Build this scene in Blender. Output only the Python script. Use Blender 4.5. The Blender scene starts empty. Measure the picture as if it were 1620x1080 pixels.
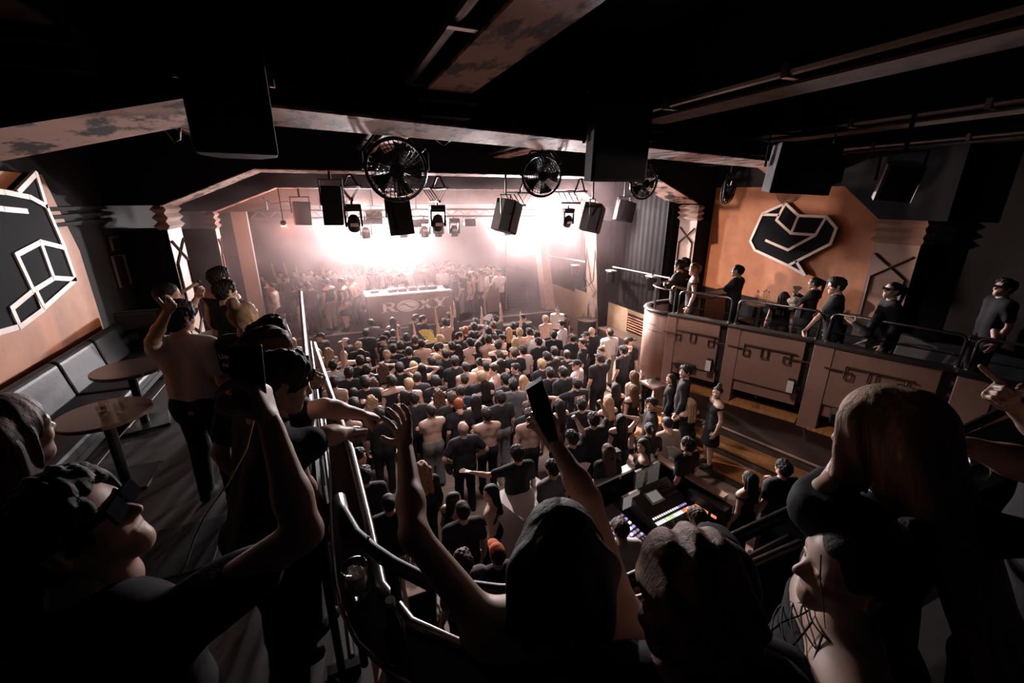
import bpy, math, random
import numpy as np
from mathutils import Vector, Matrix
random.seed(7)
SC = bpy.context.scene
COL = SC.collection
# ------------------------------------------------------------------ camera
ZC = 5.3
TH = math.atan2(302, math.hypot(680, 225)); PI = math.pi
PT = math.atan2(225, 680)
Fv = np.array([math.sin(TH)*math.cos(PT), math.cos(TH)*math.cos(PT), -math.sin(PT)])
Rv = np.array([math.cos(TH), -math.sin(TH), 0.])
Uv = np.cross(Rv, Fv)
CAM = np.array([0., 0., ZC])
cam = bpy.data.objects.new('camera', bpy.data.cameras.new('camera')); COL.objects.link(cam)
cam.data.sensor_width = 36; cam.data.lens = 680/1620*36; cam.data.clip_start = 0.05; cam.data.clip_end = 200
cam.location = CAM; cam.rotation_euler = (PI/2-PT, 0, -TH)
SC.camera = cam
def ray(x, y): return Fv+Rv*((x-810)/680.)+Uv*((540-y)/680.)
def on_z(x, y, z): d = ray(x, y); return CAM+d*((z-ZC)/d[2])
def on_y(x, y, Y): d = ray(x, y); return CAM+d*(Y/d[1])
def on_x(x, y, X): d = ray(x, y); return CAM+d*(X/d[0])
def at(x, y, a): return CAM+ray(x, y)*a
# ------------------------------------------------------------------ world, lights, exposure
SC.view_settings.view_transform = 'Standard'; SC.view_settings.look = 'None'
SC.view_settings.gamma = 1; SC.view_settings.use_curve_mapping = False
SC.view_settings.exposure = 0.0
SC.cycles.use_denoising = True
SC.cycles.volume_bounces = 1; SC.cycles.max_bounces = 6; SC.cycles.diffuse_bounces = 3; SC.cycles.glossy_bounces = 2
SC.cycles.transmission_bounces = 5; SC.cycles.transparent_max_bounces = 8; SC.cycles.sample_clamp_indirect = 6
SC.cycles.volume_step_rate = 3.0; SC.cycles.volume_max_steps = 64
HAZE = .10
W = bpy.data.worlds.new('world'); SC.world = W; W.use_nodes = True
W.node_tree.nodes['Background'].inputs[0].default_value = (0.55, 0.6, 1.0, 1); W.node_tree.nodes['Background'].inputs[1].default_value = 0.004
def light(name, kind, loc, power, color=(1, 1, 1), target=None, size=.2, spot=90, blend=.6):
    l = bpy.data.lights.new(name, kind); l.energy = power; l.color = color
    if kind == 'AREA': l.size = size
    else: l.shadow_soft_size = size
    if kind == 'SPOT': l.spot_size = math.radians(spot); l.spot_blend = blend
    o = bpy.data.objects.new(name, l); COL.objects.link(o); o.location = loc
    if target is not None:
        d = Vector(target)-Vector(loc); o.rotation_euler = d.to_track_quat('-Z', 'Y').to_euler()
    o['kind'] = 'helper'
    return o
PINK = (1, .84, .85)
# blinders and profile lamps behind and above the stage
light('blinder_centre', 'SPOT', (2.0, 17.6, 4.15), 7000, PINK, (2.0, 8, 4.0), .15, 120, 1.)
light('blinder_left', 'SPOT', (0.7, 17.9, 4.3), 2600, PINK, (0.8, 8, 4.0), .15, 120, 1.)
light('blinder_back', 'SPOT', (4.0, 18.2, 4.75), 1300, PINK, (4.2, 8, 4.2), .15, 120, 1.)
light('blinder_right', 'SPOT', (8.05, 14.85, 4.97), 11000, PINK, (5.0, 3, .0), .12, 100, .45)
light('blinder_right_back', 'SPOT', (7.2, 17.6, 4.8), 6000, PINK, (6.8, 8, 4.3), .15, 120, 1.)
# profile lamps to the side walls; profile_left unseen, above the right balcony
light('profile_left', 'SPOT', (8.9, 1.9, 5.2), 1700, (1, .78, .66), (-3.3, 6.55, 4.15), .05, 20, .2)
light('profile_right', 'SPOT', (0.5, 12.0, 5.2), 3200, (1, .76, .64), (10, 6.6, 4.0), .06, 34, .35)
# added soft fill without fixtures, towards the dance floor and the balcony fronts
light('floor_fill', 'SPOT', (1.6, 5.3, 5.7), 520, (1, .87, .89), (2.6, 9.2, .8), .35, 84, .9)
light('floor_fill', 'SPOT', (5.4, 6.2, 5.7), 480, (1, .87, .89), (4.8, 9.2, .8), .35, 84, .9)
light('balcony_fill', 'SPOT', (3.6, 4.7, 5.7), 330, (1, .84, .8), (7.4, 5.0, 1.9), .3, 62, .9)
light('head_right', 'SPOT', (6.35, 10.9, 4.45), 4200, (1, .82, .74), (6.6, 5.6, 0), .06, 66, .4)
light('head_centre', 'SPOT', (2.55, 10.55, 4.45), 1200, PINK, (2.4, 6.2, 0), .06, 86, .5)
light('red_lamp', 'POINT', (-.95, 13.6, 4.55), 60, (1, .25, .12), None, .05)
light('orange_floor_lamp', 'POINT', (-0.95, 15.6, 1.3), 40, (1, .22, .05), None, .06)
# ------------------------------------------------------------------ materials
def mat(name, col, rough=.6, metal=0., noise=None, bump=0., emit=None, objcol=False, scale=8., stretch=(1, 1, 1), spec=.5):
    m = bpy.data.materials.new(name); m.use_nodes = True; nt = m.node_tree; b = nt.nodes['Principled BSDF']
    b.inputs['Roughness'].default_value = rough; b.inputs['Metallic'].default_value = metal
    b.inputs['Specular IOR Level'].default_value = spec
    b.inputs['Base Color'].default_value = (*col, 1)
    src = None
    if objcol:
        oi = nt.nodes.new('ShaderNodeObjectInfo'); src = oi.outputs['Color']
        nt.links.new(src, b.inputs['Base Color'])
    if noise or bump:
        tc = nt.nodes.new('ShaderNodeTexCoord'); mp = nt.nodes.new('ShaderNodeMapping'); mp.inputs['Scale'].default_value = stretch
        nt.links.new(tc.outputs['Object'], mp.inputs['Vector'])
        nz = nt.nodes.new('ShaderNodeTexNoise'); nz.inputs['Scale'].default_value = scale; nz.inputs['Detail'].default_value = 6; nz.inputs['Roughness'].default_value = .65
        nt.links.new(mp.outputs[0], nz.inputs['Vector'])
        if noise:
            rp = nt.nodes.new('ShaderNodeValToRGB'); lo, hi, c2 = noise
            rp.color_ramp.elements[0].position = lo; rp.color_ramp.elements[1].position = hi
            mx = nt.nodes.new('ShaderNodeMix'); mx.data_type = 'RGBA'
            nt.links.new(nz.outputs['Fac'], rp.inputs[0]); nt.links.new(rp.outputs[0], mx.inputs['Factor'])
            if objcol:
                nt.links.new(src, mx.inputs[6])
                mm = nt.nodes.new('ShaderNodeMix'); mm.data_type = 'RGBA'; mm.blend_type = 'MULTIPLY'; mm.inputs['Factor'].default_value = 1
                nt.links.new(src, mm.inputs[6]); mm.inputs[7].default_value = (*c2, 1); nt.links.new(mm.outputs[2], mx.inputs[7])
            else:
                mx.inputs[6].default_value = (*col, 1); mx.inputs[7].default_value = (*c2, 1)
            nt.links.new(mx.outputs[2], b.inputs['Base Color'])
        if bump:
            bp = nt.nodes.new('ShaderNodeBump'); bp.inputs['Strength'].default_value = bump; bp.inputs['Distance'].default_value = .01
            nt.links.new(nz.outputs['Fac'], bp.inputs['Height']); nt.links.new(bp.outputs[0], b.inputs['Normal'])
    if emit:
        b.inputs['Emission Color'].default_value = (*emit[0], 1); b.inputs['Emission Strength'].default_value = emit[1]
    return m
def glassmat(name):
    m = bpy.data.materials.new(name); m.use_nodes = True; nt = m.node_tree; nt.nodes.clear()
    o = nt.nodes.new('ShaderNodeOutputMaterial'); mx = nt.nodes.new('ShaderNodeMixShader'); t = nt.nodes.new('ShaderNodeBsdfTransparent'); g = nt.nodes.new('ShaderNodeBsdfGlossy'); f = nt.nodes.new('ShaderNodeLayerWeight'); pw = nt.nodes.new('ShaderNodeMath'); pw.operation = 'MULTIPLY'; pw.inputs[1].default_value = .45; nt.links.new(f.outputs['Facing'], pw.inputs[0])
    t.inputs[0].default_value = (.93, .93, .92, 1); g.inputs[1].default_value = .08; f.inputs[0].default_value = .22
    for a, b in ((pw.outputs[0], mx.inputs[0]), (t.outputs[0], mx.inputs[1]), (g.outputs[0], mx.inputs[2]), (mx.outputs[0], o.inputs[0])): nt.links.new(a, b)
    return m
M = dict(
 ceil=mat('ceiling_black', (.012, .0115, .014), .7, noise=(.4, .7, (.02, .018, .02)), scale=2),
 beam=mat('beam_black', (.014, .013, .016), .8, spec=.15, bump=.3, scale=5),
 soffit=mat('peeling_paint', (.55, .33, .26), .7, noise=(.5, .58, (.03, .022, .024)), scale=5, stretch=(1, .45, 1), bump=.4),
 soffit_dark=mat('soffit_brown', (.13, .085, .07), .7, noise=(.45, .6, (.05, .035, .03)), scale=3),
 pillar=mat('pillar_beige', (.5, .36, .29), .6, noise=(.4, .7, (.4, .27, .22)), scale=6, bump=.15),
 mould=mat('moulding_brown', (.12, .07, .05), .5),
 orange_lit=mat('wall_orange_lit', (.62, .45, .3), .6, noise=(.35, .7, (.52, .34, .2)), scale=2.2, bump=.15),  # paler copy of the orange wall, strong stage light put into its colour
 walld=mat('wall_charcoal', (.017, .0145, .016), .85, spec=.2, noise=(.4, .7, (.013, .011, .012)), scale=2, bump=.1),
 orange=mat('wall_orange', (.5, .2, .085), .65, noise=(.35, .7, (.36, .12, .05)), scale=2.2, bump=.15),
 heart=mat('relief_black', (.006, .0065, .009), .8, spec=.06),
 rod=mat('relief_line', (.72, .6, .54), .5),
 panel=mat('balcony_panel', (.3, .172, .132), .55, noise=(.35, .7, (.245, .135, .1)), scale=3, bump=.12),
 panel_edge=mat('panel_edge', (.02, .014, .013), .5),
 meander=mat('bronze_rod', (.1, .055, .04), .35, .6),
 lowwall=mat('low_wall', (.1, .07, .06), .5, noise=(.4, .65, (.075, .052, .045)), scale=3),
 wood=mat('step_wood', (.55, .26, .1), .35, noise=(.4, .65, (.36, .15, .055)), scale=4, stretch=(6, .6, 1), bump=.1),
 floor=mat('dance_floor', (.42, .32, .27), .35, noise=(.35, .7, (.3, .21, .17)), scale=3, stretch=(1, 5, 1), bump=.05),
 carpet=mat('gallery_floor', (.05, .04, .04), .6, noise=(.4, .7, (.035, .028, .028)), scale=9),
 stage=mat('stage_black', (.07, .055, .052), .4, noise=(.4, .7, (.05, .04, .04)), scale=4),
 lip=mat('stage_lip', (.42, .33, .3), .5),
 drape=mat('drape', (.02, .0155, .0155), .8, noise=(.4, .6, (.014, .011, .011)), scale=3, stretch=(5, 5, .3), spec=.15),
 backdrop=mat('backdrop', (.06, .045, .047), .9),
 white=mat('white_paint', (.75, .7, .66), .5),
 booth=mat('booth_front', (.2, .125, .11), .5, noise=(.4, .7, (.17, .105, .095)), scale=4),
 black=mat('black_plastic', (.01, .01, .012), .35),
 speaker=mat('speaker_black', (.014, .014, .017), .75, spec=.2, bump=.3, scale=90),
 sign=mat('sign_white', (.9, .87, .85), .5),
 steel=mat('steel', (.45, .42, .42), .3, .9),
 chrome=mat('chrome', (.7, .66, .64), .15, 1.),
 iron=mat('black_iron', (.018, .017, .018), .35, .5),
 rail=mat('rail_metal', (.2, .18, .18), .3, .9),
 leather=mat('leather', (.017, .018, .023), .5, spec=.22, bump=.2, scale=30),
 tabletop=mat('table_wood', (.1, .065, .05), .3, noise=(.4, .7, (.07, .045, .035)), scale=6, stretch=(1, 6, 1)),
 glass=glassmat('clear_glass'),
 ice=mat('ice', (.75, .74, .7), .15),
 drink=mat('drink', (.36, .31, .22), .1),
 bottle=mat('bottle_glass', (.02, .025, .02), .08),
 lens=mat('lamp_lens', (.9, .85, .85), .2, emit=((1, .92, .9), 14)),
 lensoff=mat('lamp_lens_dark', (.06, .05, .055), .1),
 reflector=mat('lamp_reflector', (.8, .74, .72), .3),
 redlens=mat('red_lens', (.9, .3, .2), .3, emit=((1, .3, .15), 10)),
 cable=mat('cable', (.012, .012, .012), .5),
 cablew=mat('pale_cable', (.5, .38, .28), .5),
 skin=mat('skin', (.6, .4, .3), .5, objcol=True, noise=(.4, .75, (.88, .82, .8)), scale=9),
 cloth=mat('cloth', (.1, .1, .1), .85, objcol=True, noise=(.4, .7, (.8, .8, .82)), scale=7, bump=.5, stretch=(1, 1, .7), spec=.25),
 hair=mat('hair', (.03, .02, .015), .62, spec=.3, objcol=True, noise=(.35, .7, (.45, .42, .4)), scale=60, stretch=(1, 1, .08), bump=.8),
 paint=mat('object_paint', (.5, .5, .5), .5, objcol=True),
 shine=mat('dark_lens', (.01, .01, .012), .9, spec=.0),
 paper=mat('fan_paper', (.8, .75, .7), .7, objcol=True),
 screen=mat('grey_screen', (.1, .09, .08), .3, noise=(.45, .6, (.3, .28, .24)), scale=14, emit=((.45, .4, .36), .12)),
 screen2=mat('desk_screen', (.2, .18, .18), .3, emit=((.6, .52, .5), .3)),
 keyw=mat('lit_keys_white', (.5, .5, .5), .4, emit=((1, .95, .95), 1.2)),
 keyg=mat('lit_keys_green', (.3, .5, .2), .4, emit=((.7, 1, .5), 1.0)),
 keyr=mat('lit_keys_red', (.6, .15, .1), .4, emit=((1, .3, .15), 1.0)),
 keyp=mat('lit_keys_violet', (.3, .2, .5), .4, emit=((.6, .4, 1), .8)),
 phone=mat('phone_screen', (.012, .011, .013), .3, noise=(.5, .62, (.2, .06, .03)), scale=16, spec=.2),
 dj=mat('deck_top', (.08, .07, .07), .3),
 bulb=mat('warm_glow', (.9, .8, .7), .3, emit=((1, .85, .8), 6)),
)
# ------------------------------------------------------------------ mesh builder
class MB:
    def __init__(s): s.v = []; s.f = []; s.smooth = False
    def add(s, vs, fs):
        n = len(s.v); s.v += [tuple(map(float, v)) for v in vs]; s.f += [tuple(i+n for i in f) for f in fs]; return s
    def box(s, lo, hi):
        x0, y0, z0 = lo; x1, y1, z1 = hi
        return s.add([(x0, y0, z0), (x1, y0, z0), (x1, y1, z0), (x0, y1, z0), (x0, y0, z1), (x1, y0, z1), (x1, y1, z1), (x0, y1, z1)],
                     [(3, 2, 1, 0), (4, 5, 6, 7), (0, 1, 5, 4), (1, 2, 6, 5), (2, 3, 7, 6), (3, 0, 4, 7)])
    def cbox(s, c, d, mx=None):
        vs = []
        for z in (-1, 1):
            for x, y in ((-1, -1), (1, -1), (1, 1), (-1, 1)):
                p = Vector((x*d[0]/2, y*d[1]/2, z*d[2]/2)); p = (mx @ p) if mx is not None else p
                vs.append(p+Vector(c))
        return s.add(vs, [(3, 2, 1, 0), (4, 5, 6, 7), (0, 1, 5, 4), (1, 2, 6, 5), (2, 3, 7, 6), (3, 0, 4, 7)])
    def prism(s, poly, ext, flip=False):      # poly: list of 3-D points, extruded by vector
        n = len(poly); a = [Vector(p) for p in poly]; e = Vector(ext)
        vs = a+[p+e for p in a]
        fs = [tuple(range(n-1, -1, -1)), tuple(range(n, 2*n))]+[(i, (i+1) % n, n+(i+1) % n, n+i) for i in range(n)]
        return s.add(vs, fs)
    def tube(s, pts, r, n=8, closed=False, caps=True):
        P = [Vector(p) for p in pts]; m = len(P); rs = r if hasattr(r, '__len__') else [r]*m
        vs = []; up = None
        for i, p in enumerate(P):
            t = (P[(i+1) % m]-P[i-1]) if closed else (P[min(i+1, m-1)]-P[max(i-1, 0)])
            t.normalize()
            if up is None: up = Vector((0, 0, 1)) if abs(t.z) < .9 else Vector((1, 0, 0))
            u = (up-t*up.dot(t)); u.normalize(); w = t.cross(u); up = u
            for k in range(n):
                a = 2*PI*k/n; vs.append(p+(u*math.cos(a)+w*math.sin(a))*rs[i])
        fs = []
        for i in range(m if closed else m-1):
            j = (i+1) % m
            for k in range(n):
                l = (k+1) % n; fs.append((i*n+k, i*n+l, j*n+l, j*n+k))
        if caps and not closed: fs += [tuple(range(n-1, -1, -1)), tuple((m-1)*n+k for k in range(n))]
        return s.add(vs, fs)
    def lathe(s, prof, n=16, c=(0, 0, 0), mx=None):
        vs = []; m = len(prof)
        for r, z in prof:
            for k in range(n):
                a = 2*PI*k/n; p = Vector((r*math.cos(a), r*math.sin(a), z)); p = (mx @ p) if mx is not None else p
                vs.append(p+Vector(c))
        fs = [(i*n+k, i*n+(k+1) % n, (i+1)*n+(k+1) % n, (i+1)*n+k) for i in range(m-1) for k in range(n)]
        fs += [tuple(range(n-1, -1, -1)), tuple((m-1)*n+k for k in range(n))]
        return s.add(vs, fs)
    def build(s, name, m, parent=None, loc=None, smooth=None, color=None, bevel=0):
        me = bpy.data.meshes.new(name); me.from_pydata(s.v, [], s.f); me.materials.append(m)
        if smooth or (smooth is None and s.smooth): me.polygons.foreach_set('use_smooth', [True]*len(me.polygons))
        return link(name, me, parent, loc, color, bevel)
def link(name, me, parent=None, loc=None, color=None, bevel=0):
    o = bpy.data.objects.new(name, me); COL.objects.link(o)
    if parent is not None: o.parent = parent
    if loc is not None: o.location = loc
    if color is not None: o.color = (*color[:3], 1)
    if bevel:
        b = o.modifiers.new('bevel', 'BEVEL'); b.width = bevel; b.segments = 2; b.limit_method = 'ANGLE'
    return o
def tag(o, label=None, cat=None, group=None, kind=None):
    if label: o['label'] = label
    if cat: o['category'] = cat
    if group: o['group'] = group
    if kind: o['kind'] = kind
    return o
def thing(name, label, cat, loc=(0, 0, 0), rotz=0., group=None):
    o = bpy.data.objects.new(name, None); COL.objects.link(o); o.location = loc; o.rotation_euler = (0, 0, rotz); o.empty_display_size = .1
    return tag(o, label, cat, group)
def struct(name, mb, m, parent=None, **k):
    o = mb.build(name, m, parent, **k)
    if parent is None: o['kind'] = 'structure'
    return o
def sroot(name, loc=(0, 0, 0)):
    o = bpy.data.objects.new(name, None); COL.objects.link(o); o.location = loc; o['kind'] = 'structure'; return o
def dup(root, loc, rotz, label=None, group=None):
    def cp(o, par):
        c = o.copy(); COL.objects.link(c)
        if par is not None: c.parent = par
        for ch in list(o.children): cp(ch, c)
        return c
    r = cp(root, None); r.location = loc; r.rotation_euler = (0, 0, rotz)
    if label: r['label'] = label
    if group: r['group'] = group
    return r
def V(*a): return Vector(a)
def arc(c, r, a0, a1, n, z): return [(c[0]+r*math.cos(a0+(a1-a0)*i/n), c[1]+r*math.sin(a0+(a1-a0)*i/n), z) for i in range(n+1)]
# ------------------------------------------------------------------ stage haze
hz = bpy.data.materials.new('stage_haze'); hz.use_nodes = True; nt = hz.node_tree; nt.nodes.clear()
ou_ = nt.nodes.new('ShaderNodeOutputMaterial'); vs = nt.nodes.new('ShaderNodeVolumeScatter'); vs.inputs['Color'].default_value = (1, .74, .73, 1); vs.inputs['Anisotropy'].default_value = .35
tc = nt.nodes.new('ShaderNodeTexCoord'); nz = nt.nodes.new('ShaderNodeTexNoise'); nz.inputs['Scale'].default_value = .75; nz.inputs['Detail'].default_value = 4; nz.inputs['Roughness'].default_value = .55; nz.inputs['Distortion'].default_value = .4
nt.links.new(tc.outputs['Object'], nz.inputs['Vector'])
def mth(op, a, b, c=None):
    n = nt.nodes.new('ShaderNodeMath'); n.operation = op
    for i, v in enumerate((a, b, c)):
        if v is None: continue
        if isinstance(v, (int, float)): n.inputs[i].default_value = v
        else: nt.links.new(v, n.inputs[i])
    return n.outputs[0]
sp = nt.nodes.new('ShaderNodeSeparateXYZ'); nt.links.new(tc.outputs['Object'], sp.inputs[0])
mr = nt.nodes.new('ShaderNodeMapRange'); mr.inputs[1].default_value = 11.5; mr.inputs[2].default_value = 17.0; mr.inputs[3].default_value = .10; mr.inputs[4].default_value = 1.0; nt.links.new(sp.outputs[1], mr.inputs[0])
puff = mth('ADD', mth('POWER', mth('MULTIPLY', nz.outputs['Fac'], 1.75), 3.0), .12)
mz = nt.nodes.new('ShaderNodeMapRange'); mz.inputs[1].default_value = 1.2; mz.inputs[2].default_value = 4.2; mz.inputs[3].default_value = .3; mz.inputs[4].default_value = 1.15; nt.links.new(sp.outputs[2], mz.inputs[0])
nt.links.new(mth('MULTIPLY', mth('MULTIPLY', mth('MULTIPLY', puff, mz.outputs[0]), mr.outputs[0]), HAZE), vs.inputs['Density']); nt.links.new(vs.outputs[0], ou_.inputs['Volume'])
hb_ = MB().box((-3.25, 10.6, .3), (9.28, 19.1, 6.2)).build('stage_haze', hz); hb_['kind'] = 'stuff'; hb_['label'] = 'pinkish stage haze filling the space above the stage'; hb_['category'] = 'haze'
# ------------------------------------------------------------------ setting
struct('floor', MB().box((-3.6, 0.9, -.1), (10.2, 15.1, 0)), M['floor'])
struct('ceiling', MB().box((-3.6, -3, 7.0), (10.2, 19.4, 7.15)), M['ceil'])
struct('wall_left', MB().box((-3.6, -3, 0), (-3.3, 19.4, 7)), M['walld'])
struct('wall_right', MB().box((10, -3, 0), (10.3, 10.2, 7)), M['walld'])
struct('wall_right_stage_side', MB().box((9.4, 10.2, 0), (10.3, 19.4, 7)), M['walld'])
struct('wall_stage_back', MB().box((-3.6, 19.2, 0), (10.3, 19.5, 7)), M['backdrop'])
# orange painted wall fields
for nm, X, poly in (('wall_right_orange_field', 9.99, [(9.3, 2.9), (5.0, 2.9), (5.0, 5.0), (5.75, 5.55), (9.3, 5.6)]),
                    ('wall_left_orange_field', -3.29, [(3.0, 3.0), (8.15, 3.0), (8.15, 4.6), (7.8, 5.6), (3.0, 5.6)])):
    struct(nm, MB().prism([(X, y, z) for y, z in poly], (-.02 if X > 0 else .02, 0, 0)), M['orange'])
# lower wall fields by the stage, lamplight put into their colour; drapes above
struct('wall_right_lower_field', MB().box((9.3, 13.95, 0), (9.41, 15.3, 1.75)).box((9.3, 15.3, 0), (9.41, 17.4, 1.6)).box((9.3, 10.2, 0), (9.41, 12.9, 1.7)), M['orange_lit'])
def drape(name, x, y0, y1, z0, z1, n=26, amp=.025):
    mb = MB(); ys = [y0+(y1-y0)*i/(n*2) for i in range(n*2+1)]
    vs = []
    for i, y in enumerate(ys):
        o = amp*(1 if i % 2 else -1)*(.6+.4*math.sin(i*1.7)); vs += [(x+o, y, z0), (x+o*.5, y, z1)]
    mb.add(vs, [(2*i, 2*i+2, 2*i+3, 2*i+1) for i in range(n*2)]); o = mb.build(name, M['drape'], smooth=True); return o
tag(drape('stage_drape', 9.3, 10.3, 13.0, 1.75, 5.9), 'dark pleated drape hanging on right wall beside the rounded balcony end', 'drape')
tag(drape('stage_drape', 9.3, 13.95, 17.4, 1.78, 5.9), 'dark pleated drape hanging on right wall between the leaning pillar and the stage', 'drape')
vent = thing('louvre_vent', 'slatted louvre vent in orange wall beside the rounded balcony end', 'vent', (9.28, 11.1, 1.25))
MB().box((-.0, -.62, -.32), (.03, .62, -.27)).box((0, -.62, .27), (.03, .62, .32)).box((0, -.62, -.3), (.03, -.57, .3)).box((0, .57, -.3), (.03, .62, .3)).build('vent_frame', M['mould'], vent)
MB().box((.02, -.6, -.3), (.03, .6, .3)).build('vent_backing', M['black'], vent)
for k in range(6): MB().cbox((0, 0, -.22+k*.088), (.055, 1.14, .018), Matrix.Rotation(-.6, 3, 'Y')).build('slat', M['orange'], vent)
# ------------------------------------------------------------------ arches (pillars, braces, beam)
def lattice(mb, x, yc, w, z0, z1, nx):
    s = .02; d = nx*.02
    def bar(a, b): mb.tube([(x+d, a[0], a[1]), (x+d, b[0], b[1])], .022, 4)
    l, r = yc-w, yc+w; h = z1-z0
    for zt in (z1,):
        bar((l, zt), (r-.02, zt-.42)); bar((r, zt), (l+.02, zt-.42)); bar((l+.03, zt-.42), (l+.03, z0+.42)); bar((r-.03, zt-.42), (r-.03, z0+.42))
    bar((l, z0), (r-.02, z0+.42)); bar((r, z0), (l+.02, z0+.42))
def pillar(x0, x1, y0, y1, z0, z1, facex, label_mat='pillar', lean=0):
    r = sroot('pillar')
    mb = MB(); zc_ = z1-.42
    lo, hi = (x0+lean, x0), (x1+lean, x1)
    mb.add([(x0+lean, y0, z0), (x1+lean, y0, z0), (x1+lean, y1, z0), (x0+lean, y1, z0), (x0, y0, zc_), (x1, y0, zc_), (x1, y1, zc_), (x0, y1, zc_)],
           [(3, 2, 1, 0), (4, 5, 6, 7), (0, 1, 5, 4), (1, 2, 6, 5), (2, 3, 7, 6), (3, 0, 4, 7)])
    mb.build('shaft', M['walld'], r)
    xa, xb = ((x1-.05, x1+.012) if facex > 0 else (x0-.012, x0+.05)); f_ = MB(); f_.add([(xa+lean, y0, z0), (xb+lean, y0, z0), (xb+lean, y1, z0), (xa+lean, y1, z0), (xa, y0, zc_), (xb, y0, zc_), (xb, y1, zc_), (xa, y1, zc_)], [(3, 2, 1, 0), (4, 5, 6, 7), (0, 1, 5, 4), (1, 2, 6, 5), (2, 3, 7, 6), (3, 0, 4, 7)]); f_.build('face_board', M[label_mat], r)
    x0, x1 = (x1-.1, x1+.02) if facex > 0 else (x0-.02, x0+.1)
    c = MB()
    for k in range(3):
        z = zc_+k*.14; e = .06
        c.add([(x0, y0, z), (x1, y0, z), (x1, y1, z), (x0, y1, z), (x0-e, y0-e, z+.07), (x1+e, y0-e, z+.07), (x1+e, y1+e, z+.07), (x0-e, y1+e, z+.07),
               (x0, y0, z+.14), (x1, y0, z+.14), (x1, y1, z+.14), (x0, y1, z+.14)],
              [(0, 1, 5, 4), (1, 2, 6, 5), (2, 3, 7, 6), (3, 0, 4, 7), (4, 5, 9, 8), (5, 6, 10, 9), (6, 7, 11, 10), (7, 4, 8, 11), (8, 9, 10, 11)])
    c.build('capital', M[label_mat], r)
    m2 = MB(); fx = x1-.01 if facex > 0 else x0+.01
    m2.v = []; yc = (y0+y1)/2; w = (y1-y0)/2-.05
    zm = z0+(zc_-z0)*.45 if zc_-z0 > 2.6 else None
    if zm: lattice(m2, fx+lean*.28, yc, w, zm, zc_-.25, facex); lattice(m2, fx+lean*.75, yc, w, max(z0+.3, zm-2.1), zm-.22, facex)
    else: lattice(m2, fx+lean*.5, yc, w, z0+.25, zc_-.2, facex)
    m2.build('lattice_moulding', M['mould'], r)
    return r
def arch(y0, y1, xl, xr, zp, zb, run, soff, peel=True, runr=None):
    rr = runr or run
    pts = [(-3.3, zp), (xl, zp), (xl+run, zb), (xr-rr, zb), (xr, zp), (10.0, zp), (10.0, 7.0), (-3.3, 7.0)]
    b = MB()
    # three boxes as prisms
    for q in ([(-3.3, zp), (xl, zp), (xl+run, zb), (xl+run, 7), (-3.3, 7)], [(xl+run, zb), (xr-rr, zb), (xr-rr, 7), (xl+run, 7)], [(xr-rr, zb), (xr, zp), (10, zp), (10, 7), (xr-rr, 7)]):
        b.prism([(x, y0, z) for x, z in q], (0, y1-y0, 0))
    r = b.build('ceiling_beam', M['beam']); r['kind'] = 'structure'
    s = MB(); t = .02
    for (xa, za), (xb, zb_) in (((xl, zp), (xl+run, zb)), ((xl+run, zb), (xr-rr, zb)), ((xr-rr, zb), (xr, zp))):
        s.add([(xa, y0+.02, za-t), (xb, y0+.02, zb_-t), (xb, y1-.02, zb_-t), (xa, y1-.02, za-t), (xa, y0+.02, za), (xb, y0+.02, zb_), (xb, y1-.02, zb_), (xa, y1-.02, za)],
              [(3, 2, 1, 0), (4, 5, 6, 7), (0, 1, 5, 4), (1, 2, 6, 5), (2, 3, 7, 6), (3, 0, 4, 7)])
    s.build('beam_soffit', M[soff], r)
    return r
arch(9.4, 10.5, -2.55, 9.5, 5.2, 5.83, 1.5, 'soffit')
arch(13.2, 13.9, -2.5, 9.1, 5.02, 5.6, 1.45, 'soffit', runr=1.0)
pillar(-3.3, -2.6, 9.65, 10.5, 2.3, 5.2, 1)
pillar(9.5, 10.0, 9.35, 10.0, 2.25, 5.15, -1)
pillar(-3.3, -2.58, 13.3, 13.75, 0, 5.0, 1)
pillar(8.75, 9.4, 13.2, 13.9, 0, 5.0, -1, lean=.42)
# proscenium: white slim posts, deep valance that hides the lamps
struct('trim_1', MB().box((-2.5, 15.3, 1.0), (-2.1, 15.55, 4.95)), M['white'])
struct('trim_2', MB().add([(7.95, 15.2, 1.0), (8.35, 15.2, 1.0), (8.35, 15.7, 1.0), (7.95, 15.7, 1.0), (7.4, 15.2, 5.0), (7.7, 15.2, 5.0), (7.7, 15.7, 5.0), (7.4, 15.7, 5.0)],
       [(3, 2, 1, 0), (4, 5, 6, 7), (0, 1, 5, 4), (1, 2, 6, 5), (2, 3, 7, 6), (3, 0, 4, 7)]), M['pillar'])
b = struct('ceiling_beam', MB().prism([(x, 15.6, z) for x, z in ((-3.3, 4.9), (-2.4, 4.9), (-1.1, 5.12), (9.4, 5.12), (9.4, 7), (-3.3, 7))], (0, .5, 0)), M['pillar'])
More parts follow.
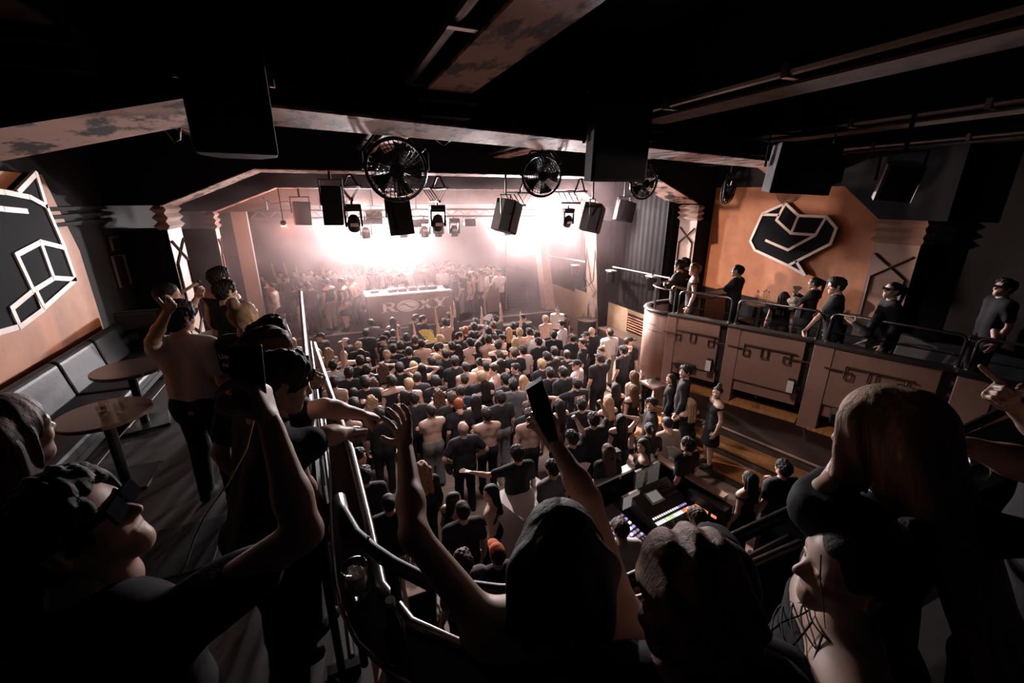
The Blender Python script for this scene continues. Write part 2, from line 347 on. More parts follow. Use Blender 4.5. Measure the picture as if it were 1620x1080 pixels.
# first beam, nearest the gallery, runs slightly askew
def skew(X): return 3.95+.245*X
def skewbox(xa, za, xb, zb_, ztop, w, mb):
    ya, yb = skew(xa), skew(xb)
    mb.add([(xa, ya, za), (xb, yb, zb_), (xb, yb+w, zb_), (xa, ya+w, za), (xa, ya, ztop), (xb, yb, ztop), (xb, yb+w, ztop), (xa, ya+w, ztop)],
           [(3, 2, 1, 0), (4, 5, 6, 7), (0, 1, 5, 4), (1, 2, 6, 5), (2, 3, 7, 6), (3, 0, 4, 7)])
mb = MB(); skewbox(-.75, 5.95, 8.6, 5.95, 7, .95, mb); skewbox(-3.3, 5.2, -.75, 5.95, 7, .95, mb); skewbox(8.6, 5.95, 10, 5.55, 7, .95, mb)
b0 = struct('ceiling_beam', mb, M['beam'])
mb = MB(); w = .93
for xa, za, xb, zb_ in ((-3.3, 5.2, -.75, 5.95), (-.75, 5.95, 8.6, 5.95), (8.6, 5.95, 10, 5.55)): skewbox(xa, za-.02, xb, zb_-.02, za, .93, mb) if za == zb_ else mb.add(
    [(xa, skew(xa)+.01, za-.02), (xb, skew(xb)+.01, zb_-.02), (xb, skew(xb)+.94, zb_-.02), (xa, skew(xa)+.94, za-.02)], [(3, 2, 1, 0)])
mb.build('beam_soffit', M['soffit'], b0)
pillar(9.5, 10.0, 4.25, 4.95, 2.25, 4.95, -1, 'panel')
struct('trim_3', MB().prism([(9.5, 4.0, 4.95), (9.5, 5.0, 4.95), (9.5, 5.8, 5.6), (9.5, 5.8, 7), (9.5, 4.0, 7)], (.5, 0, 0)), M['beam'])
# long beams in the two near bays
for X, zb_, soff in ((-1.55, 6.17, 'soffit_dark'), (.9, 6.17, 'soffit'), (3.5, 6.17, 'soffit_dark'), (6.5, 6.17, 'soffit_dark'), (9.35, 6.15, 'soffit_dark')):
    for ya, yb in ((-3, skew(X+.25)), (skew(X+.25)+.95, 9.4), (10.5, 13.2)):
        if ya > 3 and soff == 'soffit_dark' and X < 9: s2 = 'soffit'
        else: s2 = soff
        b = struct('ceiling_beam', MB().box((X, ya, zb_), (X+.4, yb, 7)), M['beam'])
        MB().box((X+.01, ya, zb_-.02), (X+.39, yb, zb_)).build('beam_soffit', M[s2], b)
        MB().tube([(X-.12, ya, zb_+.05), (X-.12, yb, zb_+.05)], .035, 8).build('conduit', M['rail'], b)
        mb = MB()
        yy = np.arange(max(ya, 0), yb, 1.3)
        for y in yy: mb.box((X-.17, y, zb_), (X+.0, y+.05, zb_+.1))
        mb.build('conduit_clip', M['steel'], b)
        if yb < 8 and ya < 0:
            c = MB(); c.box((X-.05, yb-.3, 6.08), (X+.45, yb+.0, 6.165)); c.box((X-.02, yb-.18, 5.98), (X+.42, yb+.0, 6.07)); c.build('corbel', M['beam'], b)
# ------------------------------------------------------------------ heart reliefs
def relief(label, X, outline, lines, conv, dirn, name='heart_relief'):
    t = thing(name, label, 'relief', (X, 0, 0)); t.location = (0, 0, 0)
    P = [Vector(conv(p)) for p in outline]
    MB().prism(P, (dirn*.1, 0, 0)).build('heart_panel', M['heart'], t)
    for ln in lines:
        q = [Vector(conv(p))+Vector((dirn*.115, 0, 0)) for p in ln]
        mb = MB()
        for i in range(len(q)-1):
            u = (q[i+1]-q[i]).normalized(); w_ = V(1, 0, 0).cross(u)*.029; a_, b_ = q[i]-u*.02+V(dirn*.002*(i % 3), 0, 0), q[i+1]+u*.02+V(dirn*.002*(i % 3), 0, 0)
            mb.prism([a_+w_, a_-w_, b_-w_, b_+w_], (-dirn*.035, 0, 0))
        mb.build('line_strip', M['rod'], t)
    return t
c3 = lambda p: on_x(980+.395*p[0], 180+.395*p[1], 9.88)
HO = [(668, 358), (575, 400), (527, 508), (545, 545), (678, 607), (745, 645), (712, 592), (848, 520), (872, 458), (832, 412), (720, 408)]
HL = [HO[:5]+[(848, 520), (872, 458), (832, 412), (720, 408), (668, 358)], [(575, 403), (640, 405)], [(668, 358), (632, 425), (690, 478), (788, 485), (832, 412)],
      [(720, 408), (690, 478)], [(590, 507), (678, 545), (788, 485)], [(678, 607), (745, 645), (712, 592)]]
relief('black faceted heart relief with pale lines on orange wall above right balcony', 9.88, HO, HL, c3, -1).location.x = .085
def c3b(p):
    v = on_x(980+.395*p[0], 180+.395*p[1], 9.88); return (9.88, v[1]-6.95, v[2]-.08)
relief('black faceted heart relief on dark wall at the right edge of the photo', 9.88, HO, HL, c3b, -1).location.x = .115
c1 = lambda p: on_x(p[0], p[1], -3.2)
LO = [(-60, 300), (0, 300), (22, 300), (50, 273), (66, 326), (95, 392), (113, 442), (62, 487), (58, 490), (23, 517), (-60, 540)]
LL = [[(22, 303), (50, 274), (66, 326), (95, 392), (113, 442), (62, 487), (50, 463)], [(-20, 302), (0, 304), (40, 312), (66, 326)], [(-20, 328), (0, 331), (34, 334)],
      [(18, 403), (57, 383), (95, 392)], [(57, 383), (78, 440), (113, 442)], [(78, 440), (45, 460), (18, 403)], [(45, 460), (10, 488), (23, 517), (60, 490), (50, 463)], [(23, 517), (-40, 535)]]
relief('black faceted heart relief with pale lines on left orange wall above the bench', -3.2, LO, LL, c1, 1).location.x = -.068
# faint square frame on the dark left wall
struct('trim_4', MB().tube([(-3.28, 9.1, 3.9), (-3.28, 9.1, 4.4), (-3.28, 9.55, 4.4), (-3.28, 9.55, 3.9)], .03, 4, closed=True).tube([(-3.28, 9.2, 4.5), (-3.28, 9.2, 4.7), (-3.28, 9.6, 4.7)], .03, 4), M['mould'])
for z in (4.95, 5.05, 5.15): struct('trim_5', MB().box((-3.3, 3, z), (-3.24, 9.6, z+.05)), M['walld'])
# ------------------------------------------------------------------ stage
st = struct('stage_platform', MB().box((-3.3, 15.05, 0), (8.15, 19.2, .94)), M['stage'])
MB().box((-3.3, 15.0, .94), (8.2, 19.2, 1.0)).build('stage_deck', M['stage'], st)
MB().box((-3.3, 14.98, .955), (8.21, 15.0, 1.0)).build('stage_nosing', M['lip'], st)
stp = thing('stage_steps', 'pale wooden treads of steps leading up to the stage right end', 'steps', (6.3, 14.1, 0))
for k in range(3):
    MB().box((-.75, .0+k*.3, .2+k*.24), (.75, .3+k*.3, .24+k*.24)).build('tread', M['white'], stp)
for x in (-.75, .7): MB().box((x, .02, 0), (x+.05, .9, .6)).build('stringer', M['stage'], stp)
stl = thing('stage_steps', 'low pale wooden steps below the left end of stage', 'steps', (-1.6, 14.1, 0))
for k in range(2): MB().box((-.8, k*.4, .3+k*.3), (.9, .4+k*.4, .36+k*.3)).build('tread', M['wood'], stl)
for x in (-.8, .84): MB().box((x, .02, 0), (x+.06, .8, .6)).build('stringer', M['stage'], stl)
# ------------------------------------------------------------------ galleries
struct('gallery_floor_left', MB().prism([(-3.3, .95, 2.45), (-.02, .95, 2.45), (-.06, 2.0, 2.45), (-.56, 8.6, 2.45), (-3.3, 8.6, 2.45)], (0, 0, .2)), M['carpet'])
struct('gallery_floor_rear', MB().box((-3.3, -3, 2.9), (10, .9, 3.05)), M['carpet'])
BF = [(6.43, 7.23), (6.55, 6.87), (7.06, 5.76), (7.6, 4.41), (8.07, 2.75), (8.42, 1.4), (8.6, .5)]
bl = [(9.4, 7.9), (6.95, 7.75)]+[(6.47, 7.45)]+BF+[(10, .5), (10, 7.9)]
mb = MB(); mb.prism([(x+.1, y, 1.98) for x, y in bl], (0, 0, .12)); struct('gallery_floor_right', mb, M['carpet'])
lw = [(6.75, 7.3), (6.95, 6.9), (7.4, 5.9), (7.75, 4.5), (8.2, 2.75), (8.6, 1.2)]
lowwall = struct('wall_right_lower', MB().prism([(x, y, 0) for x, y in lw]+[(9.9, 1.2, 0), (9.9, 7.3, 0)], (0, 0, 1.4)), M['lowwall'])
# wooden steps along the low wall
def offs(pts, d):
    out = []
    for i, (x, y) in enumerate(pts):
        a = pts[max(i-1, 0)]; b_ = pts[min(i+1, len(pts)-1)]; tx, ty = b_[0]-a[0], b_[1]-a[1]; l = math.hypot(tx, ty)
        out.append((x+ty/l*d, y-tx/l*d))
    return out
for k, (d, h) in enumerate(((.42, .42), (.95, .21))):
    o = offs(lw, d); mb = MB()
    for i in range(len(lw)-1):
        mb.prism([(*o[i], 0), (*o[i+1], 0), (*lw[i+1], 0), (*lw[i], 0)], (0, 0, h-.04))
    s = struct('wall_step', mb, M['lowwall'])
    for i in range(len(lw)-1):
        mb = MB(); oo = offs(lw, d+.03); mb.prism([(*oo[i], h-.04), (*oo[i+1], h-.04), (*lw[i+1], h-.04), (*lw[i], h-.04)], (0, 0, .04)); mb.build('tread_board', M['wood'], s)
struct('trim_6', MB().tube([(x-.02, y, .62) for x, y in lw], .025, 6), M['pillar'])
# ------------------------------------------------------------------ dj booth and lettering
bt = thing('dj_booth', 'wide stage booth with white serif club lettering on its front', 'booth', (2.75, 15.25, 1.0))
MB().box((-1.72, 0, 0), (1.72, .06, 1.1)).build('front_board', M['booth'], bt)
MB().box((-1.72, .06, 0), (-1.66, .95, 1.1)).build('side_board', M['booth'], bt); MB().box((1.66, .06, 0), (1.72, .95, 1.1)).build('side_board', M['booth'], bt)
MB().box((-1.76, -.03, 1.1), (1.76, .95, 1.15)).build('worktop', M['white'], bt)
def ring2(cx, cz, rx, rz, n=28): return [(cx+rx*math.cos(2*PI*k/n), cz+rz*math.sin(2*PI*k/n)) for k in range(n)]
LY = -.012
def poly2(mb, pts, y0=0.0, t=.014): mb.prism([(x, y0, z) for x, z in pts], (0, -t, 0))
def quadstrip(mb, a, b, y0=0., t=.014):
    for i in range(len(a)-1): poly2(mb, [a[i], a[i+1], b[i+1], b[i]], y0, t)
def letter(name, fn, x, w, h, z):
    mb = MB(); fn(mb); mb.v = [(x+vx*w, vy, z+vz*h) for vx, vy, vz in mb.v]; return mb.build(name, M['sign'], bt)
def L_R(m):
    poly2(m, [(.12, 0), (.34, 0), (.34, 1), (.12, 1)]); poly2(m, [(0, 0), (.46, 0), (.46, .09), (0, .09)]); poly2(m, [(0, .91), (.4, .91), (.4, 1), (0, 1)])
    o = [(.34, 1)]+[(.6+.3*math.cos(a), .74+.26*math.sin(a)) for a in np.linspace(PI/2, -PI/2, 10)]+[(.34, .46)]
    i = [(.34, .9)]+[(.58+.12*math.cos(a), .74+.16*math.sin(a)) for a in np.linspace(PI/2, -PI/2, 10)]+[(.34, .56)]
    quadstrip(m, o, i); poly2(m, [(.42, .5), (.68, .5), (1.02, .0), (.72, .0)]); poly2(m, [(.7, 0), (1.1, 0), (1.1, .09), (.7, .09)])
def L_X(m):
    poly2(m, [(.08, 1), (.36, 1), (.98, 0), (.68, 0)]); poly2(m, [(.72, 1), (.86, 1), (.28, 0), (.12, 0)])
    for x0, x1, z in ((0, .48, .91), (.6, 1.0, .91), (0, .42, 0), (.58, 1.08, 0)): poly2(m, [(x0, z), (x1, z), (x1, z+.09), (x0, z+.09)])
def L_Y(m):
    poly2(m, [(.06, 1), (.34, 1), (.62, .46), (.4, .46)]); poly2(m, [(.82, 1), (.94, 1), (.62, .46), (.52, .46)]); poly2(m, [(.4, 0), (.62, 0), (.62, .48), (.4, .48)])
    for x0, x1, z in ((-.02, .46, .91), (.7, 1.08, .91), (.28, .76, 0)): poly2(m, [(x0, z), (x1, z), (x1, z+.09), (x0, z+.09)])
def L_O(m): poly2(m, ring2(.5, .5, .52, .52))
letter('letter_r', L_R, -1.28, .52, .36, .5); letter('letter_o', L_O, -.72, .74, .4, .49); letter('letter_x', L_X, .0, .52, .36, .52); letter('letter_y', L_Y, .48, .62, .36, .54)
mb = MB(); rr = ring2(-.35, .69, .335, .165); ri = ring2(-.35, .69, .315, .15); quadstrip(mb, rr+rr[:1], ri+ri[:1], -.014, .003)
S = [(-.35+.3*t, .69+.075*math.sin(-t*PI)) for t in np.linspace(-1, 1, 17)]
quadstrip(mb, [(x, z+.035*(1-((x+.35)/.3)**2)) for x, z in S], [(x, z-.035*(1-((x+.35)/.3)**2)) for x, z in S], -.014, .003)
mb.build('emblem_line', M['booth'], bt)
# decks and mixer on the booth
def deck(x, lab):
    t = thing('media_player', lab, 'player', (x, 15.75, 2.151), 0, 'players on the stage booth')
    MB().box((-.16, -.2, 0), (.16, .2, .1)).build('case', M['dj'], t, bevel=.01)
    MB().lathe([(.105, .1), (.105, .115), (.03, .12)], 20, (0, -.05, 0)).build('jog_wheel', M['steel'], t)
    MB().cbox((0, .14, .14), (.22, .02, .1), Matrix.Rotation(-.5, 3, 'X')).build('display', M['screen2'], t)
    MB().box((-.15, -.17, .1), (-.11, -.12, .112)).box((-.15, -.1, .1), (-.11, -.05, .112)).build('button', M['keyg'], t)
for k, (x, w) in enumerate(((1.95, 'leftmost'), (2.3, 'second from the left'), (3.05, 'third from the left'), (3.4, 'rightmost'))): deck(x, f'black media player on the stage booth worktop, {w} of four')
t = thing('dj_mixer', 'black mixer between the media players on stage booth', 'mixer', (2.67, 15.75, 2.151))
MB().box((-.16, -.2, 0), (.16, .2, .11)).build('case', M['dj'], t, bevel=.01)
for i in range(4):
    for j in range(4): MB().lathe([(.014, .11), (.012, .135)], 8, (-.11+i*.073, .14-j*.06, 0)).build('knob', M['steel'], t)
for i in range(4): MB().box((-.12+i*.073, -.16, .11), (-.1+i*.073, -.12, .13)).build('fader', M['white'], t)
for x, l in ((1.35, 'small black gear case on the booth, left of the players'), (4.0, 'small black gear case on the booth, right of the players')):
    t = thing('gear_case', l, 'case', (x, 15.8, 2.151)); MB().box((-.15, -.15, 0), (.15, .15, .08)).build('case', M['black'], t, bevel=.01); MB().tube([(-.05, 0, .08), (-.05, 0, .14), (.05, 0, .14), (.05, 0, .08)], .008, 6).build('handle', M['steel'], t)
# curved wing and side riser fence to the right of the booth
t = thing('stage_screen', 'curved dark screen standing between the booth and the fence', 'screen', (4.55, 15.5, 1.0))
mb = MB(); A = [(0, 0), (.25, 0.), (.45, .1), (.6, .3)]
mb.add([(x, y, 0) for x, y in A]+[(x, y, 1.55-x*1.0) for x, y in A], [(i, i+1, 5+i, 4+i) for i in range(3)]); mb.build('board', M['booth'], t, smooth=True)
o = t.children[0]; sol = o.modifiers.new('solid', 'SOLIDIFY'); sol.thickness = .05
for k, (xa, ya, xb, yb, lab) in enumerate(((5.25, 15.5, 5.95, 15.35, 'grey crowd fence panel on stage in front of the packed guests, near booth'), (5.0, 16.6, 5.2, 15.75, 'grey fence panel on stage running back beside the booth'))):
    t = thing('crowd_fence', lab, 'fence', (xa, ya, 1.0), math.atan2(yb-ya, xb-xa)); L = math.hypot(xb-xa, yb-ya)
    MB().box((0, 0, .1), (L, .04, 1.05)).build('panel', M['booth'], t); MB().tube([(0, .02, 0), (0, .02, 1.1), (L, .02, 1.1), (L, .02, 0)], .025, 8).build('frame', M['steel'], t)
# backline boxes on the stage
def flight(name, loc, d, lab, rz=0, m='speaker', cat='speaker'):
    t = thing(name, lab, cat, loc, rz); MB().box((-d[0]/2, -d[1]/2, 0), (d[0]/2, d[1]/2, d[2])).build('cabinet', M[m], t, bevel=.015)
    MB().box((-d[0]/2+.04, -d[1]/2-.015, .05), (d[0]/2-.04, -d[1]/2, d[2]-.05)).build('grille', M['black'], t)
    return t
flight('subwoofer', (7.15, 16.9, 1.0), (1.0, .9, 1.5), 'tall black stage speaker stack right of the guests')
flight('stage_monitor', (6.85, 16.2, 1.0), (.5, .4, .35), 'low black stage wedge before the tall stack on the right')
flight('stage_monitor', (1.25, 15.12, 1.0), (.38, .16, .22), 'small dark box at the left foot of the booth')
t = thing('equipment_pipe', 'tall thin steel pole standing right of the speaker stack', 'pole', (6.45, 15.9, 1.0)); MB().tube([(0, 0, .02), (0, 0, 3.9)], .022, 8).build('pole', M['steel'], t); MB().lathe([(.18, 0), (.18, .02)], 16).build('base', M['iron'], t)
t = thing('floor_lamp', 'small glowing orange floor lamp at the left stage edge', 'lamp', (-.95, 15.75, 1.0)); MB().lathe([(.09, 0), (.11, .12), (.1, .2)], 12).build('housing', M['iron'], t); MB().lathe([(.085, .2), (.08, .215)], 12).build('lens', M['redlens'], t)
# ------------------------------------------------------------------ rigging: trusses, moving heads, speakers, fans
def truss(a, b_, s, lab):
    a, b_ = V(*a), V(*b_); t = thing('truss', lab, 'truss', a); d = b_-a; L = d.length; u = d.normalized(); w = V(0, 0, 1); v = w.cross(u).normalized()
    cs = [v*s+w*s, v*-s+w*s, v*s-w*s, v*-s-w*s]
    for c in cs: MB().tube([c, c+d], .026, 8).build('chord', M['steel'], t)
    mb = MB(); n = max(2, int(L/(s*2.2)))
    for i in range(n):
        p, q = u*(L*i/n), u*(L*(i+1)/n)
        for ca, cb in ((cs[0], cs[2]), (cs[1], cs[3]), (cs[0], cs[1]), (cs[2], cs[3])):
            x, y = (ca, cb) if i % 2 else (cb, ca); mb.tube([p+x, q+y], .012, 5, caps=False)
    o = mb.build('bracing', M['steel'], t); o['kind'] = 'stuff'
    for f in (.12, .5, .88):
        p = u*(L*f); MB().tube([p+cs[0]+V(0, 0, .0), p+V(0, 0, s+.38), p+cs[1]], .018, 6).build('hanger', M['steel'], t)
    return t
truss((2.0, 14.9, 4.88), (9.0, 14.55, 4.82), .11, 'long silver box truss across the stage front')
truss((-2.0, 15.25, 4.86), (1.9, 14.95, 4.86), .11, 'silver box truss across the stage front, left half')
for x, y, z, lab in ((.62, 10.7, 5.58, 'short dark lamp truss hanging beside the leftmost hung speaker'), (2.55, 10.7, 5.55, 'short dark lamp truss hanging between the large fan and the angled speaker'), (4.75, 10.7, 5.45, 'short dark lamp truss hanging right of the angled speaker'), (6.35, 10.7, 5.5, 'short dark lamp truss hanging over the bright right lamp')):
    t = thing('lamp_truss', lab, 'truss', (x, y, z))
    for c in ((-.2, 0, 0), (.2, 0, 0), (0, .0, -.3)): MB().tube([(c[0], -.3, c[2]), (c[0], .7, c[2])], .028, 8).build('chord', M['iron'], t)
    mb = MB()
    for y0 in (-.28, .0, .28, .56):
        mb.tube([(-.2, y0, 0), (0, y0, -.3), (.2, y0, 0), (-.2, y0, 0)], .016, 6)
    mb.build('bracing', M['iron'], t)['kind'] = 'stuff'
    hh_ = 5.83-z; ya_ = 10.42-y
    MB().tube([(-.15, ya_, 0), (-.02, ya_, hh_), (.02, ya_, hh_), (.15, ya_, 0)], .025, 6).build('hanger', M['iron'], t)
    MB().box((-.05, ya_-.05, hh_-.06), (.05, ya_+.05, hh_+.01)).build('clamp', M['iron'], t)
def moving_head(loc, lab, m='black', tilt=.5, s=1.):
    t = thing('moving_head_lamp', lab, 'stage lamp', loc); t.scale = (s, s, s)
    MB().box((-.19, -.13, .28), (.19, .13, .4)).build('base', M[m], t, bevel=.03)
    MB().tube([(0, 0, .4), (0, 0, .5)], .03, 8).build('clamp', M['iron'], t)
    mb = MB()
    for sx in (-1, 1): mb.cbox((sx*.17, 0, .1), (.05, .16, .4))
    mb.box((-.19, -.08, .24), (.19, .08, .29)); mb.build('yoke', M[m], t, bevel=.015)
    R_ = Matrix.Rotation(tilt, 3, 'X')
    hd = MB(); hd.lathe([(.07, .17), (.12, .1), (.145, -.02), (.135, -.16), (.12, -.19)], 16, (0, 0, 0), R_); hd.build('head', M[m], t, smooth=True)
    MB().lathe([(.105, -.192), (.09, -.2)], 16, (0, 0, 0), R_).build('lens', M['lensoff'], t)
    MB().cbox(R_ @ V(0, -.14, .02), (.17, .012, .08), R_).build('label_band', M['reflector'], t)
    return t
for x, y, z, lab, s in ((.62, 10.7, 4.8, 'leftmost black moving head lamp beside the leftmost hung speaker', 1.), (2.55, 10.7, 4.77, 'black moving head lamp between the large fan and the angled speaker', 1.), (6.35, 11.0, 4.72, 'black moving head lamp beside the glaring right lamp', .85)):
    moving_head((x, y, z), lab, s=s)
for x, w in ((2.35, 'leftmost'), (3.05, 'second from left'), (3.5, 'third from left'), (4.05, 'fourth from left'), (6.0, 'rightmost'), (1.2, 'partly behind a hung speaker')):
    moving_head((x, (14.9-(x-2)/7*.35 if x > 2 else 15.03)-.1, 4.285), f'hazy moving head lamp on the rear truss, {w}', tilt=-.4+x*.1, s=1.)
for x, lab in ((2.75, 'hazy square lamp box on the rear truss, left one'), (4.6, 'hazy square lamp box on the rear truss, right one')):
    t = thing('wash_lamp', lab, 'stage lamp', (x, 14.9-(x-2)/7*.35-.1, 4.54)); MB().box((-.2, -.12, -.12), (.2, .12, .12)).build('housing', M['black'], t, bevel=.02); MB().tube([(-.22, 0, 0), (-.22, 0, .22), (.22, 0, .22), (.22, 0, 0)], .015, 6).build('bracket', M['iron'], t)
# glaring lamp heads (they carry the lights)
for p, lab in (((8.05, 14.9, 4.97), 'glaring round lamp on the right end of the stage truss'), ((2.0, 17.75, 4.15), 'glaring lamp deep in the haze above the booth'), ((.7, 18.05, 4.3), 'glaring lamp deep in the haze left of the booth')):
    t = thing('blinder_lamp', lab, 'stage lamp', p); MB().lathe([(.1, 0), (.12, .08), (.07, .2)], 14, (0, .03, 0), Matrix.Rotation(-PI/2, 3, 'X')).build('housing', M['black'], t)
    MB().lathe([(.095, 0), (.08, .01)], 14, (0, .025, 0), Matrix.Rotation(-PI/2, 3, 'X')).build('lens', M['lens'], t); MB().tube([(0, .1, .1), (0, .1, 7.0-p[2] if p[1] > 16 else .0)], .015, 6).build('bracket', M['iron'], t)
t = thing('red_lamp', 'small glowing red lamp beside the hazy left speaker', 'stage lamp', (-1.02, 13.5, 4.62)); MB().lathe([(.05, .0), (.08, .06), (.05, .14)], 10).build('housing', M['black'], t); MB().lathe([(.06, -.03), (.07, 0)], 10).build('lens', M['redlens'], t); MB().tube([(0, 0, .14), (0, 0, .98)], .012, 6).build('bracket', M['iron'], t)
def ztop(x, y):
    if 9.4 <= y <= 10.5: return 5.83
    if 13.2 <= y <= 13.9: return 5.61 if x > -1 else 5.5
    if skew(x) <= y <= skew(x)+.95: return 5.95
    return 7.0
def speaker(loc, w, h, d, lab, rz=0., tilt=0., roll=0., bend=.22, hang=.3, m='speaker'):
    t = thing('hung_speaker', lab, 'speaker', loc, rz)
    R_ = Matrix.Rotation(tilt, 3, 'X') @ Matrix.Rotation(roll, 3, 'Y')
    # trapezoid plan, front (-y) face wide, kinked sides
    P = [(-w/2, -d/2), (w/2, -d/2), (w/2, 0), (w*.28, d/2), (-w*.28, d/2), (-w/2, 0)]
    MB().prism([R_ @ V(x, y, -h/2) for x, y in P], R_ @ V(0, 0, h)).build('cabinet', M[m], t, bevel=.012)
    MB().cbox(R_ @ V(0, -d/2-.012, 0), (w-.06, .02, h-.06), R_).build('grille', M['black'], t)
    a, b_ = R_ @ V(-w/2-.03, 0, 0), R_ @ V(w/2+.03, 0, 0)
    MB().tube([a, V(-w/2-.03, 0, h/2+.12), V(w/2+.03, 0, h/2+.12), b_], .018, 6).build('bracket', M['iron'], t)
    hang = ztop(loc[0], loc[1])-loc[2]-h/2-.12
    MB().tube([(0, 0, h/2+.12), (0, 0, h/2+.12+hang)], .025, 8).build('hanger', M['iron'], t)
    return t
speaker((-.43, 3.3, 5.95), .42, .8, .4, 'big near-black speaker hanging at upper left, closest to the camera', .1, 0, 0, hang=.5)
speaker((3.05, 4.35, 5.88), .62, .78, .5, 'big black speaker hanging from the first beam right of centre', -.25, .05, 0, hang=.3)
speaker((6.3, 4.5, 5.72), .8, .66, .55, 'black speaker hanging over the right balcony before the heart', -.5, .1, .05, hang=.4)
speaker((6.35, 3.25, 5.5), .36, .42, .28, 'small dim speaker hanging at right with its pale back to us', -.9, .25, .1, hang=.5, m='lowwall')
speaker((.2, 9.45, 5.18), .36, .72, .42, 'leftmost hung speaker before the stage, black and upright', -.1, 0, .03)
speaker((1.42, 9.5, 4.95), .44, .74, .45, 'kinked black speaker hanging just below the large fan', .35, -.1, -.05)
speaker((3.85, 9.5, 4.93), .48, .7, .5, 'angled black speaker hanging at the centre right of large fan', .75, .15, .25)
speaker((6.75, 10.4, 4.82), .5, .72, .5, 'angled black speaker hanging right of the glaring stage lamp', .75, .15, .25)
speaker((8.6, 11.5, 4.95), .55, .6, .45, 'grey hazy speaker hanging behind the third fan', .3, .05, .2)
speaker((-.55, 13.75, 4.93), .42, .62, .45, 'hazy grey speaker hanging at left beside the red lamp', .2, 0, .05)
speaker((.55, 15.1, 5.0), .35, .5, .3, 'hazy speaker box high at the left of the stage truss', 0, 0, 0)
for x, lab in ((1.5, 'hazy box hanging behind the leftmost moving head'),): speaker((x, 15.1, 4.75), .5, .45, .35, lab)
def fan(loc, r, lab, rz=0., tilt=0., hang=.35):
    t = thing('drum_fan', lab, 'fan', loc, rz); R_ = Matrix.Rotation(PI/2+tilt, 3, 'X')
    mb = MB()
    for y in (-.11, .11):
        for q in range(1, 9):
            rr_ = r*q/8.5; mb.tube([R_ @ V(rr_*math.cos(a), rr_*math.sin(a), y*(1-.5*(q/8.5)**4)) for a in np.linspace(0, 2*PI, 29)[:-1]], .0045, 3, closed=True)
        for a in np.linspace(0, 2*PI, 37)[:-1]: mb.tube([R_ @ V(.06*math.cos(a), .06*math.sin(a), y), R_ @ V(r*.7*math.cos(a+.15), r*.7*math.sin(a+.15), y*.9), R_ @ V(r*math.cos(a+.25), r*math.sin(a+.25), y*.5)], .0045, 3, caps=False)
    o = mb.build('cage', M['iron'], t); o['kind'] = 'stuff'
    MB().tube([R_ @ V(r*math.cos(a), r*math.sin(a), 0) for a in np.linspace(0, 2*PI, 33)[:-1]], .02, 8, closed=True).build('rim', M['iron'], t, smooth=True)
    MB().lathe([(.07, -.14), (.085, -.12), (.085, .1), (.05, .13)], 14, (0, 0, 0), R_).build('motor_hub', M['black'], t)
    for k in range(5):
        a = 2*PI*k/5; bl_ = []
        for f in (0, .35, .7, 1):
            rr_ = .07+(r*.9-.07)*f; wd = .22+.26*f-.12*f*f
            bl_ += [R_ @ V(rr_*math.cos(a-wd), rr_*math.sin(a-wd), -.035), R_ @ V(rr_*math.cos(a+wd), rr_*math.sin(a+wd), .035)]
        b_ = MB().add(bl_, [(2*i, 2*i+1, 2*i+3, 2*i+2) for i in range(3)]).build('blade', M['black'], t, smooth=True); s_ = b_.modifiers.new('solid', 'SOLIDIFY'); s_.thickness = .006
    MB().tube([(-r-.03, 0, 0), (-r-.03, 0, r*.55), (-r*.55, 0, r+.06), (r*.55, 0, r+.06), (r+.03, 0, r*.55), (r+.03, 0, 0)], .016, 6).build('bracket', M['iron'], t)
    hang = ztop(loc[0], loc[1])-loc[2]-r-.06
    MB().tube([(0, 0, r+.06), (0, 0, r+.06+hang)], .015, 6).build('hanger', M['iron'], t)
    MB().tube([(r*.5, 0, r+.05), (r*.95, -.04, r*.62)], .035, 8).build('motor_arm', M['iron'], t)
    return t
fan((.9, 5.8, 5.64), .36, 'largest black drum fan hanging left of centre below the first beam', -.1, .1, .15)
fan((3.4, 6.8, 5.66), .32, 'second black drum fan hanging at centre, turned slightly', -.25, .1, .2)
fan((6.05, 7.5, 5.6), .3, 'third black drum fan hanging beside the big right speaker', -.05, .1, .2)
fan((8.75, 7.8, 5.5), .3, 'rightmost drum fan seen nearly edge-on before the orange wall', .45, .1, .5)
def hose(name, pts, r, lab, m='cable', n=8, cat='cable'):
    o = MB().tube(pts, r, n).build(name, M[m], None, smooth=True); return tag(o, lab, cat)
hose('cable', [at(245, 160, 4.2), at(252, 185, 4.2), at(262, 210, 4.2), at(275, 225, 4.2), at(284, 220, 4.2), at(285, 195, 4.2)], .012, 'black cable loop hanging from the slanted left beam')
hose('cable', [at(688, 205, 5.2), at(692, 222, 5.2), at(702, 230, 5.2), at(712, 222, 5.2), at(718, 206, 5.2)], .01, 'black cable loop hanging from the first beam near centre')
hose('cable', [at(470, 330, 13.), at(455, 318, 13.), at(430, 322, 13.), at(415, 312, 13.)], .012, 'thin cable sagging above the hazy left speaker')
